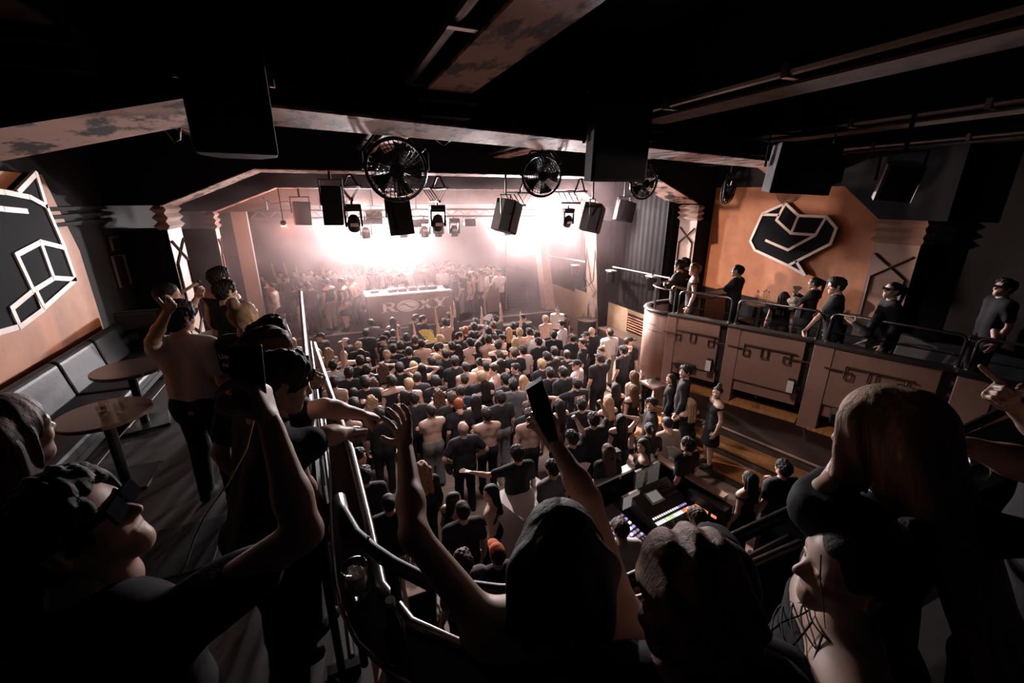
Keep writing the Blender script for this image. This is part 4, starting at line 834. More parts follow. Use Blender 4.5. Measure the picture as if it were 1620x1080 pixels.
def nets(D, lo, h):
    nx, ny, nz = D.shape
    c = np.stack([D[i:nx-1+i, j:ny-1+j, k:nz-1+k] for i, j, k in CO]); s = (c < 0).sum(0); m = (s > 0) & (s < 8)
    idx = np.argwhere(m); v = c[:, m].T; acc = np.zeros((len(idx), 3)); cnt = np.zeros(len(idx))
    co = A3(CO)
    for a, b in ED:
        va, vb = v[:, a], v[:, b]; x = (va < 0) != (vb < 0); t = np.where(x, va/np.where(x, va-vb, 1), 0)
        acc += np.where(x[:, None], co[a]+t[:, None]*(co[b]-co[a]), 0); cnt += x
    P = lo+h*(idx+acc/np.maximum(cnt, 1)[:, None])
    vid = np.full(m.shape, -1, np.int64); vid[m] = np.arange(len(idx)); F = []
    neg = D < 0
    for axis in range(3):
        sl0 = [slice(None)]*3; sl1 = [slice(None)]*3; sl0[axis] = slice(0, -1); sl1[axis] = slice(1, None)
        e = neg[tuple(sl0)] != neg[tuple(sl1)]; I = np.argwhere(e)
        o1, o2 = [(1, 2), (2, 0), (0, 1)][axis]
        I = I[(I[:, o1] > 0) & (I[:, o2] > 0) & (I[:, o1] < D.shape[o1]-1) & (I[:, o2] < D.shape[o2]-1)]
        if not len(I): continue
        def g(d1, d2):
            J = I.copy(); J[:, o1] += d1; J[:, o2] += d2; return vid[J[:, 0], J[:, 1], J[:, 2]]
        q = np.stack([g(-1, -1), g(0, -1), g(0, 0), g(-1, 0)], 1); fl = neg[I[:, 0], I[:, 1], I[:, 2]]
        q[~fl] = q[~fl][:, ::-1]; F.append(q)
    return P, np.concatenate(F)
def joinm(parts):
    V_, F_, n = [], [], 0
    for v, f in parts: V_.append(v); F_.append(f+n); n += len(v)
    return np.concatenate(V_), np.concatenate(F_)
def tomesh(name, vf, m):
    v, f = vf; me = bpy.data.meshes.new(name); me.vertices.add(len(v)); me.vertices.foreach_set('co', v.astype(np.float32).ravel())
    me.loops.add(len(f)*4); me.loops.foreach_set('vertex_index', f.astype(np.int32).ravel())
    me.polygons.add(len(f)); me.polygons.foreach_set('loop_start', np.arange(0, len(f)*4, 4, dtype=np.int32))
    me.polygons.foreach_set('use_smooth', np.ones(len(f), bool)); me.update(); me.validate(); me.materials.append(m); return me
def xf(vf, Mx, flip=False):
    v, f = vf; return v@Mx[:3, :3].T+Mx[:3, 3], (f[:, ::-1] if flip else f)
def frame(o, y=(0, 1, 0), z=(0, 0, 1), s=1.):
    z = unit(z); y = A3(y); y = unit(y-z*(y@z)); x = np.cross(y, z); m = np.eye(4); m[:3, 0] = x*s; m[:3, 1] = y*s; m[:3, 2] = z*s; m[:3, 3] = o; return m
# head template: centre at origin, looks along +y
def head_sdf(fem=False, hi=False):
    s = Sdf(); j = .93 if fem else 1.
    s.cap((0, -.03, .022), (0, .012, .035), .079, .078, .02); s.cap((0, .0, -.02), (0, .035, -.035), .064, .058, .04, (1, 0, 0), .95)
    s.cap((0, .03, -.06), (0, .062, -.09), .047*j, .026*j, .03); s.cap((-.04*j, .0, -.055), (0, .06, -.092), .026, .022, .03); s.cap((.04*j, .0, -.055), (0, .06, -.092), .026, .022, .03)
    s.cap((-.05, .062, .022), (.05, .062, .022), .02, .02, .02)                    # brow
    s.cap((-.045, .055, -.025), (-.03, .065, -.03), .022, .02, .025); s.cap((.045, .055, -.025), (.03, .065, -.03), .022, .02, .025)
    for x in (-.031, .031): s.cap((x, .098, .004), (x, .1, .004), .018, .018, .012, neg=True)
    if hi:
        for x in (-.031, .031): s.cap((x, .074, .003), (x, .075, .003), .0125, .0125, .004); s.cap((x-.012, .085, .011), (x+.012, .085, .011), .004, .004, .005)
    s.cap((0, .085, .012), (0, .108, -.024), .009, .012, .012); s.cap((-.011, .095, -.03), (.011, .095, -.03), .009, .009, .008)
    s.cap((-.018, .084, -.057), (.018, .084, -.057), .007, .007, .006); s.cap((-.014, .083, -.069), (.014, .083, -.069), .008, .008, .006)
    if hi: s.cap((-.02, .095, -.063), (.02, .095, -.063), .0035, .0035, .004, neg=True)
    for x in (-.078, .078): s.cap((x, -.012, -.028), (x*1.06, -.018, .016), .012, .019, .008, (1, 0, 0), .42)
    if hi:
        for x in (-.09, .09): s.cap((x, -.012, -.012), (x, -.014, .012), .008, .009, .006, neg=True)
    r = .05 if fem else .057
    s.cap((0, -.02, -.05), (0, -.035, -.15), r, r*1.03, .03)
    return s
# hand template: wrist at origin, fingers along +z, palm faces +y, thumb on +x
def hand_sdf(kind):
    s = Sdf(); s.cap((0, 0, -.03), (0, 0, .01), .026, .026, .02, (0, 1, 0), .75)
    for x in (-.022, 0, .022): s.cap((x*.6, 0, .015), (x, 0, .078), .02, .017, .012, (0, 1, 0), .75)
    cu = dict(relax=(.3, .45, .3), fist=(1.45, 1.6, 1.0), open=(.05, .1, .08), spread=(-.05, .1, .1), hold=(.75, .8, .5), claw=(.25, .5, .4), point=(1.3, 1.5, .9))[kind]
    for i, (x, L) in enumerate(((.029, .95), (.009, 1.05), (-.011, .98), (-.029, .78))):
        p = A3((x, 0, .084-.004*abs(i-1))); ang = 0; sp = (.0 if kind not in ('spread', 'claw') else (.28, .08, -.1, -.3)[i])
        c = cu if not (kind == 'point' and i == 0) else (.0, .05, .05)
        for l, a in zip((.045, .028, .022), c):
            ang += a; d = A3((math.sin(sp)*math.cos(ang), math.sin(ang), math.cos(ang)*math.cos(sp))); q = p+d*l*L
            s.cap(p, q, .0098, .0085, .005); p = q
    th = dict(fist=((.55, .55, .6), (-.5, .55, .5)), hold=((.7, .6, .4), (.2, .7, .6)), point=((.55, .55, .6), (-.5, .55, .5))).get(kind, ((.75, .25, .6), (.5, .3, .8)))
    p = A3((.02, .008, .025)); q = p+unit(th[0])*.05; s.cap(p, q, .014, .0115, .012); s.cap(q, q+unit(th[1])*.032, .011, .0095, .006)
    return s
_T = {}
def templ(key):
    if key not in _T:
        k, res = key[0], key[-1]
        if k == 'head': _T[key] = head_sdf(key[1], res < .007).mesh(res)
        else: _T[key] = hand_sdf(key[1]).mesh(res)
    return _T[key]
def ik(a, b, l1, l2, pole):
    a, b = A3(a), A3(b); d = b-a; L = np.linalg.norm(d); m = (l1+l2)*.995
    if L > m: b = a+d/L*m; d = b-a; L = m
    x = (l1*l1-l2*l2+L*L)/(2*L); hh = math.sqrt(max(0, l1*l1-x*x)); u = d/L; p = A3(pole); p = unit(p-u*(p@u)); return a+u*x+p*hh, b
def pose(fem=False, lean=0., wr=None, wl=None, pr=(.6, -.8, -.3), pl=(-.6, -.8, -.3), hr='relax', hl='relax', look=0., tilt=0., nod=0., legs=.11, bend=0., sit=False, palm_r=None, palm_l=None, headdir=None):
    """a standing figure of 1.75 m at the origin that faces +y; x is its right-hand side"""
    P = dict(fem=fem, hr=hr, hl=hl); sw = .168 if fem else .19
    def up(p):
        p = A3(p); z = p[2]-.95; c, s = math.cos(lean), math.sin(lean); cb, sb = math.cos(bend), math.sin(bend)
        x, y, z = p[0]*cb+z*sb, p[1], -p[0]*sb+z*cb
        return A3((x, y*c+z*s, .95-y*s+z*c))
    P['front'] = unit(up((0, 1, .95))-up((0, 0, .95))); P['upv'] = unit(up((0, 0, 2))-up((0, 0, 1)))
    for n, p in dict(pelvis=(0, 0, .95), waist=(0, .01, 1.1), chest=(0, .0, 1.3), neck=(0, -.015, 1.47), shR=(sw, -.015, 1.4), shL=(-sw, -.015, 1.4)).items(): P[n] = up(p)
    hc = up((0, .015, 1.625))
    if headdir is None: headdir = (math.sin(look)*math.cos(nod), math.cos(look)*math.cos(nod), math.sin(nod))
    yv = unit(headdir); zv = unit(A3((math.sin(tilt), 0, 1))*.8+P['upv']*.2); P['head'] = frame(hc, yv, zv-yv*(zv@yv), .95 if fem else 1.)
    for sd, w, pp, sx in (('R', wr, pr, 1), ('L', wl, pl, -1)):
        if w is None: w = up((sx*(sw+.075), .03, .88)) if not lean else up((sx*(sw+.08), .05, .9)); pp = (sx*.3, -1, 0)
        e, w2 = ik(P['sh'+sd], w, .285, .255, pp); P['el'+sd] = e; P['wr'+sd] = w2
        d = unit(w2-e); pm = (palm_r if sd == 'R' else palm_l)
        if pm is None: pm = (-sx, 0, 0) if abs(d[2]) > .6 else (0, 0, -1)
        P['pm'+sd] = A3(pm)
    for sd, sx in (('R', 1), ('L', -1)):
        if sit:
            P['hip'+sd] = A3((sx*.09, 0, .93)); P['kn'+sd] = A3((sx*.12, .42, .93)); P['an'+sd] = A3((sx*.12, .42, .5))
        else:
            P['hip'+sd] = A3((sx*.09, 0, .92)); P['kn'+sd] = A3((sx*(legs*.95), .03, .5)); P['an'+sd] = A3((sx*legs, -.02, .085))
    return P
def torso(s, P, g=0., g2=None, k=.05):
    """torso prims; g grows the radius (cloth)"""
    g2 = g if g2 is None else g2; f = P['front']; F = P['fem']; u = P['upv']; sx = unit(P['shR']-P['shL'])
    cw, ww, pw = (.075, .055, .085) if F else (.09, .065, .07)
    for q in (-1, 1):
        c, w, p = P['chest']+sx*q*cw, P['waist']+sx*q*ww, P['pelvis']+sx*q*pw
        s.cap(c+u*.06, w, (.095 if F else .108)+g, (.092 if F else .1)+g2, k, f, .86); s.cap(w, p, (.092 if F else .1)+g2, (.108 if F else .11)+g2, k, f, .88)
        s.cap(P['neck']-u*.02, P['sh'+('R' if q > 0 else 'L')], .05+g*.4, .052+g*.6, k)
        if F: s.cap(c+f*.055-u*.03-sx*q*.005, c+f*.065-u*.035, .055+g*.5, .05+g*.5, .03)
        s.cap(P['sh'+('R' if q > 0 else 'L')]-sx*q*.03-u*.03, c-u*.02, .07+g*.6, .085+g*.6, .05)
    s.cap(P['shL'], P['shR'], .058+g*.6, None, k)
def legs_(s, P, g=0., cut=1.0, flare=0.):
    f = P['front']
    for sd in 'RL':
        h, kn, an = P['hip'+sd], P['kn'+sd], P['an'+sd]
        s.cap(h, kn, .088+g, .058+g+flare*.5, .04); 
        if cut >= 1: s.cap(kn, an, .056+g+flare*.5, .038+g+flare, .03); s.cap(kn+(an-kn)*.2+A3((0, -.02, 0)), kn+(an-kn)*.5+A3((0, -.02, 0)), .045+g*.8, .04+g*.8, .03)
        s.cap(h+A3((0, -.05, 0)), h+A3((0, -.045, -.06)), .085+g*.8, .08+g*.8, .05)
def arm(s, P, sd, g=0., f=1., part=2, sq=.92):
    a, e, w = P['sh'+sd], P['el'+sd], P['wr'+sd]; F = .9 if P['fem'] else 1.
    if part == 1: s.cap(a, a+(e-a)*f, .055*F+g, .047*F+g, .03); return
    s.cap(a, e, .053*F+g, .04*F+g, .03); s.cap(e, e+(w-e)*.35, .041*F+g, .041*F+g, .02); s.cap(e+(w-e)*.3, w, .041*F+g, .026*F+g, .02)
def body_mesh(P, h, hres, fine=None, hand=True):
    s = Sdf(); torso(s, P); legs_(s, P)
    for sd in 'RL': arm(s, P, sd)
    s.cap(P['neck']-P['upv']*.04, P['head'][:3, 3]-P['head'][:3, 2]*.05-P['head'][:3, 1]*.02, .055 if P['fem'] else .062, .05 if P['fem'] else .057, .03)
    parts = [s.mesh(h)]
    parts.append(xf(templ(('head', P['fem'], hres)), P['head']))
    for sd in 'RL':
        if not hand: break
        d = unit(P['wr'+sd]-P['el'+sd]) if ('hd'+sd) not in P else unit(P['hd'+sd]); pm = P['pm'+sd]
        if abs(unit(pm)@d) > .95: pm = A3((d[1], d[2], d[0]))
        Mx = frame(P['wr'+sd], pm, d, .92 if P['fem'] else 1.); fl = sd == 'R'
        # thumb on the inner side: x = y cross z ; mirror for the other hand
        if ('th'+sd) in P: fl = (Mx[:3, 0]@A3(P['th'+sd])) < 0
        if fl: Mx[:3, 0] *= -1
        parts.append(xf(templ(('hand', P['hr' if sd == 'R' else 'hl'], hres*.7)), Mx, fl))
    return joinm(parts)
def cloth_mesh(kind, P, h):
    s = Sdf(); u = P['upv']; pl = []; F = P['fem']
    if kind in ('tee', 'longtee', 'jacket'):
        torso(s, P, .016, .028 if not F else .02)
        for sd in 'RL': arm(s, P, sd, .022 if kind == 'tee' else .017, .62, 1 if kind == 'tee' else 2)
        s.cap(P['pelvis']-A3(u)*.08+unit(P['shR']-P['shL'])*.06, P['pelvis']-u*.08-unit(P['shR']-P['shL'])*.06, .125, None, .05, P['front'], .88)
        pl = [(P['pelvis']-u*.09, -u), (P['neck']+u*.062, u)]
        if kind != 'tee': pl += [(P['wr'+sd], unit(P['wr'+sd]-P['el'+sd])) for sd in ()]
    elif kind == 'tank':
        torso(s, P, .01, .012 if F else .022); s.p = [p for p in s.p]
        pl = [(P['pelvis']-u*.03, -u), (P['chest']+u*.1, u)]
    elif kind == 'crop':
        torso(s, P, .009, .009); pl = [(P['chest']-u*.1, -u), (P['chest']+u*.045, u)]
    elif kind == 'dress':
        torso(s, P, .01, .012); s.cap(P['pelvis'], P['pelvis']-A3((0, 0, .38)), .14, .2, .06, P['front'], .85); pl = [(P['pelvis']-A3((0, 0, .42)), (0, 0, -1)), (P['chest']+u*.1, u)]
    elif kind in ('pants', 'wide', 'shorts'):
        fl = .035 if kind == 'wide' else .008
        legs_(s, P, .014+.006*(kind != 'pants'), 1. if kind != 'shorts' else 0., fl)
        sx = unit(P['shR']-P['shL']); sx = unit(A3((sx[0], sx[1], 0)))
        s.cap(P['pelvis']+sx*.075, P['pelvis']-sx*.075, .122, None, .04, P['front'], .9); s.cap(P['waist']*.4+P['pelvis']*.6+sx*.06, P['waist']*.4+P['pelvis']*.6-sx*.06, .112, None, .04, P['front'], .88)
        pl = [(P['pelvis']+u*.08, u)]+([(P['anR'], (0, 0, -1))] if not P.get('sit') else [])
        if kind == 'shorts': pl[1] = (P['knR']+A3((0, 0, .06)), (0, 0, -1))
    elif kind == 'shoes':
        for sd in 'RL':
            an = P['an'+sd]; s.cap(an+A3((0, -.03, -.045)), an+A3((0, .16, -.052)), .044, .04, .03); s.cap(an+A3((0, -.01, .01)), an+A3((0, .06, -.04)), .048, .042, .03)
        pl = [((0, 0, min(P['anR'][2], P['anL'][2])-.085), (0, 0, -1))]
    return s.mesh(h, pl)
def hair_mesh(kind, h, amp=.006, seed=0):
    s = Sdf(); pl = []; fr = 60
    if kind in ('short', 'curly', 'fade', 'tousled'):
        t = dict(short=.014, curly=.02, fade=.004, tousled=.024)[kind]
        s.cap((0, -.034, .03), (0, .006, .045), .083+t, .08+t, .03); s.cap((0, -.055, -.03), (0, -.06, .02), .055+t*.5, .07+t*.6, .04)
        if kind != 'fade': s.cap((-.04, .036, .085), (.045, .038, .088), .025+t*.7, .025+t*.7, .03)
        s.cap((0, .1, -.03), (0, .1, .03), .062, .05, .012, neg=True)
        for x in (-.1, .1): s.cap((x, .0, -.04), (x, .0, .0), .035, .028, .01, neg=True)
        pl = [((0, 0, -.075), (0, .5, -1))]
        if kind == 'tousled': pass
        a = dict(short=.008, curly=.0065, fade=.001, tousled=.008)[kind]; fr = dict(short=85, curly=105, fade=90, tousled=95)[kind]
        disp = (lambda X, Y, Z: .0055*np.sin(X*125+2.5*np.sin(Z*24+Y*17))+.003*np.sin(Z*100+3*np.sin(X*30)+Y*60)) if kind == 'tousled' else lambda X, Y, Z: a*(np.sin(X*fr+seed)*np.sin(Y*fr*1.1+1.3)*np.sin(Z*fr*.9+.4)+.6*np.sin(X*fr*2.1+Z*40)*np.sin(Y*fr*1.9))
    elif kind in ('long', 'wavy', 'veil', 'curtain'):
        s.cap((0, -.034, .03), (0, .006, .04), .094, .09, .03)
        l = .36 if kind in ('long', 'wavy') else .6 if kind == 'curtain' else .95; w = .055 if kind == 'long' else .075
        for q in (-1, 0, 1): s.cap((q*w, -.06, -.0), (q*w*1.25, -.135 if l < .5 else -.2, -l), .062, .045, .05, (0, 1, 0), .75)
        for q in (-1, 1): s.cap((q*.07, .0, .02), (q*.085, -.03, -.2), .03, .026, .03)
        if kind == 'curtain':
            for q in (-1, 1): s.cap((q*.075, .045, .06), (q*.092, .07, -.1), .032, .03, .03); s.cap((q*.09, .07, -.1), (q*.085, .05, -.4), .032, .022, .03)
        else: s.cap((0, .105, -.05), (0, .105, .03), .07, .052, .014, neg=True)
        a = .005 if kind != 'wavy' else .012
        disp = (lambda X, Y, Z: a*np.sin(np.arctan2(X, -Y+.02)*16+np.sin(Z*14)*1.2)*np.clip((.1-Z)*8, .2, 1)) if kind != 'wavy' else (lambda X, Y, Z: a*np.sin(X*60+np.sin(Z*30)*2)*np.sin(Z*45+Y*20))
    elif kind in ('bun', 'tail'):
        s.cap((0, -.034, .03), (0, .004, .04), .09, .084, .03); s.cap((0, -.055, -.03), (0, -.06, .02), .055, .07, .04)
        if kind == 'bun': s.cap((0, -.09, .12), (0, -.095, .125), .045, .045, .015)
        else: s.cap((0, -.12, .06), (0, -.17, .02), .035, .035, .015); s.cap((0, -.17, .03), (0, -.16, -.3), .038, .018, .03)
        s.cap((0, .105, -.04), (0, .105, .03), .068, .052, .012, neg=True)
        for x in (-.1, .1): s.cap((x, .0, -.04), (x, .0, -.01), .035, .028, .01, neg=True)
        pl = [((0, 0, -.3 if kind == 'tail' else -.08), (0, .4, -1))]; disp = lambda X, Y, Z: .003*np.sin(X*90)*np.sin(Z*30)
    elif kind == 'cap':
        s.cap((0, -.03, .035), (0, .008, .045), .088, .086, .02); s.cap((0, .07, .05), (0, .15, .035), .075, .06, .02, (0, -.2, 1), .12)
        s.p.append((A3((0, -.03, -.12)), A3((0, .0, -.12)), .12, .12, .02, None, 1., True)); pl = [((0, 0, .03), (0, -.25, -1))]; disp = None
    return s.mesh(h, pl, disp)
_HM = {}
def hairobj(kind, h=.0085):
    k = (kind, h)
    if k not in _HM: _HM[k] = tomesh(kind+'_hair', hair_mesh(kind, h), M['hair'] if kind != 'cap' else M['cloth'])
    return _HM[k]
def MXT(m): return Matrix([list(map(float, r)) for r in m])
# ------------------------------------------------------------------ crowd
POSE = dict(
 st={}, tl=dict(look=.9), tr=dict(look=-.9), up=dict(nod=.25),
 fo=dict(wr=(-.08, .22, 1.2), wl=(.08, .24, 1.17), pr=(.8, .1, -.5), pl=(-.8, .1, -.5), palm_r=(0, -1, 0), palm_l=(0, -1, 0)),
 ph=dict(wr=(.12, .33, 1.58), pr=(.6, .1, -1), hr='hold', palm_r=(-.3, 1, 0)),
 pb=dict(wr=(.07, .32, 1.62), wl=(-.07, .32, 1.62), pr=(.9, .1, -.7), pl=(-.9, .1, -.7), hr='hold', hl='hold'),
 au=dict(wr=(.24, .1, 1.95), wl=(-.24, .1, 1.95), pr=(1, .3, -.2), pl=(-1, .3, -.2), hr='open', hl='open', nod=.15),
 ou=dict(wr=(.26, .1, 1.96), pr=(1, .3, 0), hr='open', nod=.1),
 fu=dict(wr=(.3, .25, 1.75), pr=(1, .2, -.6), hr='fist'),
 cl=dict(wr=(.08, .28, 1.33), wl=(-.06, .29, 1.33), pr=(.8, -.2, -.8), pl=(-.8, -.2, -.8), hr='open', hl='open'),
 dr=dict(wr=(.18, .3, 1.2), pr=(.4, -.6, -.8), hr='hold'),
 hp=dict(wr=(.2, .02, 1.03), wl=(-.2, .02, 1.03), pr=(1, -.5, 0), pl=(-1, -.5, 0), hr='fist', hl='fist'),
 hh=dict(wr=(.13, .02, 1.68), pr=(1, .2, -.1), hr='relax', palm_r=(-1, 0, 0)),
 hb=dict(wr=(.15, -.02, 1.66), wl=(-.15, -.02, 1.66), pr=(1, .2, -.1), pl=(-1, .2, -.1), palm_r=(-1, 0, 0), palm_l=(1, 0, 0)),
 ao=dict(wl=(-.66, .22, 1.35), pl=(-.3, -.6, -.6), hl='spread', palm_l=(0, 0, 1)),
 ho=dict(wr=(.2, .42, 1.15), wl=(-.2, .42, 1.15), pr=(.5, -.4, -.8), pl=(-.5, -.4, -.8)),
 dn=dict(nod=-.5, lean=.08), lr=dict(lean=.12, look=-.6, bend=.12), ll=dict(lean=.1, look=.7, bend=-.12))
PW = dict(st='', tl=', looking left', tr=', looking aside', up=', looking up', fo=', arms folded', ph=', phone held up', pb=', phone in hands', au=', both arms up', ou=', one arm up', fu=', fist raised', cl=', hands together', dr=', one hand forward', hp=', hands on hips', hh=', hand on head', hb=', hands behind head', ao=', left arm out', ho=', hands forward', dn=', looking down', lr=', leaning right', ll=', leaning left')
HAIR = dict(s=('short', (.02, .015, .012), 'short dark hair'), sb=('short', (.09, .05, .03), 'short brown hair'), sl=('short', (.5, .34, .2), 'short blond hair'), sr=('short', (.4, .1, .03), 'short red hair'), f=('fade', (.03, .022, .02), 'cropped dark hair'), z=(None, None, 'a bald head'),
 cu=('curly', (.025, .018, .015), 'curly dark hair'), lk=('long', (.02, .014, .012), 'long dark hair'), ln=('long', (.5, .33, .19), 'long blond hair'), lw=('long', (.13, .07, .04), 'long brown hair'), wn=('wavy', (.42, .27, .15), 'wavy blond hair'), wb=('wavy', (.1, .05, .03), 'wavy brown hair'),
 bu=('bun', (.02, .014, .012), 'dark hair in a bun'), ta=('tail', (.02, .014, .012), 'a dark ponytail'), ck=('cap', (.015, .015, .017), 'a black cap'), cw=('cap', (.7, .66, .6), 'a white cap'), co=('cap', (.55, .13, .06), 'an orange cap'))
TOP = dict(b=('tee', (.024, .022, .025), 'a black T-shirt'), g=('tee', (.13, .12, .125), 'a grey T-shirt'), w=('tee', (.7, .66, .63), 'a white T-shirt'), e=('tee', (.38, .29, .23), 'a beige T-shirt'), n=('tee', (.02, .025, .045), 'a navy T-shirt'), p=('tee', (.55, .4, .38), 'a pale pink T-shirt'), r=('dress', (.012, .012, .014), 'a short black dress'),
 t=('tank', (.024, .022, .025), 'a black sleeveless top'), c=('crop', (.024, .022, .025), 'a black crop top'), f=('tee', (.05, .045, .05), 'a dark patterned shirt'), j=('longtee', (.024, .022, .025), 'a black long-sleeved top'), wt=('tank', (.68, .63, .6), 'a white sleeveless top'), x=('crop', (.6, .2, .08), 'an orange crop top'))
TOP['0'] = (None, None, 'no shirt')
BOT = dict(k=('pants', (.012, .012, .014)), d=('pants', (.04, .045, .065)), l=('wide', (.62, .58, .54)), g=('wide', (.16, .15, .15)), s=('shorts', (.015, .015, .017)), e=('pants', (.3, .24, .19)))
_PC, _MC = {}, {}
def getpose(p, fem):
    if (p, fem) not in _PC: _PC[p, fem] = pose(fem, **POSE[p])
    return _PC[p, fem]
def getmesh(kind, p, fem):
    k = (kind, p, fem)
    if k not in _MC:
        P = getpose(p, fem)
        _MC[k] = tomesh('person_body', body_mesh(P, .021, .0095), M['skin']) if kind == 'body' else tomesh(kind, cloth_mesh(kind, P, .021), M['cloth'])
    return _MC[k]
GN = dict(tee='t_shirt', tank='sleeveless_top', crop='crop_top', dress='dress', longtee='long_sleeved_top', pants='trousers', wide='trousers', shorts='shorts', shoes='shoes')
PEOPLE = []
rnd = random.Random(11)
def person(loc, p, hair, top, bot, rot, scale, zone, fem=None, tone=1., extra=''):
    hk, hc, hw = HAIR[hair]; fem = hair in ('lk', 'ln', 'lw', 'wn', 'wb', 'bu', 'ta') if fem is None else fem
    tk, tc, tw = TOP[top]; P = getpose(p, fem)
    sk = tone*rnd.uniform(.85, 1.1)
    o = link('person', getmesh('body', p, fem), None, loc, (.56*sk, .36*sk, .28*sk)); o.rotation_euler = (0, 0, rot); o.scale = (scale,)*3
    if hk:
        h = link('cap' if hk == 'cap' else 'hair', hairobj(hk, .0105), o, None, hc); h.matrix_local = MXT(P['head'])
        if hk == 'cap':
            h2 = link('hair', hairobj('fade', .0105), o, None, (.05, .035, .025)); h2.matrix_local = MXT(P['head'])
    if tk: link(GN[tk], getmesh(tk, p, fem), o, None, tc)
    if tk != 'dress':
        bk, bc = BOT[bot]; link(GN[bk], getmesh(bk, p, fem), o, None, bc)
    link('shoes', getmesh('shoes', p, fem), o, None, (.5, .48, .46) if rnd.random() < .3 else (.02, .02, .022))
    base = f'person, {hw}, {tw[2:] if tw[:2] == "a " else tw[3:]}' if top != '0' else f'shirtless person, {hw}'
    PEOPLE.append((o, base+PW[p]+extra, zone)); o['category'] = 'person'
    if p in ('ph', 'pb'):
        Rm = Matrix.Rotation(rot, 3, 'Z'); wr = P['wrR']; q = V(0, wr[1]+.04, wr[2]+.13) if p == 'pb' else V(wr[0]-.02, wr[1]+.03, wr[2]+.12)
        t = thing('phone', 'x', 'phone', V(*loc)+Rm @ (q*scale), rot); MB().box((-.037, -.004, -.075), (.037, .004, .075)).build('case', M['black'], t, bevel=.003); MB().box((-.034, -.006, -.07), (.034, -.004, .07)).build('screen', M['screen2'], t)
        PEOPLE.append((t, 'phone of '+base, zone))
    return o
def zone_of(X, Y):
    if Y > 12.2: return 'before the lettered booth' if 1 < X < 5 else ('below stage left end' if X <= 1 else ('by the stage steps' if X < 7.6 else 'by the lit wall'))
    if Y > 9.3: return 'left floor, far rows' if X < 2.2 else ('mid floor, far rows' if X < 5.0 else 'right floor, far rows')
    if Y > 7.0: return 'left floor, middle rows' if X < 1.3 else ('dance floor centre' if X < 3.6 else ('right floor, middle rows' if X < 5.3 else 'beside the balcony counter'))
    if Y > 5.3: return 'left floor, near rows' if X < .9 else ('floor before sound desk' if X < 3.6 else ('beyond the desk wall' if X < 5.2 else 'by the wall steps'))
    return 'below the handrail' if X < 1.6 else ('beside the pale box' if X < 2.9 else ('at the mixing desks' if X < 4.8 else 'right of the desks'))
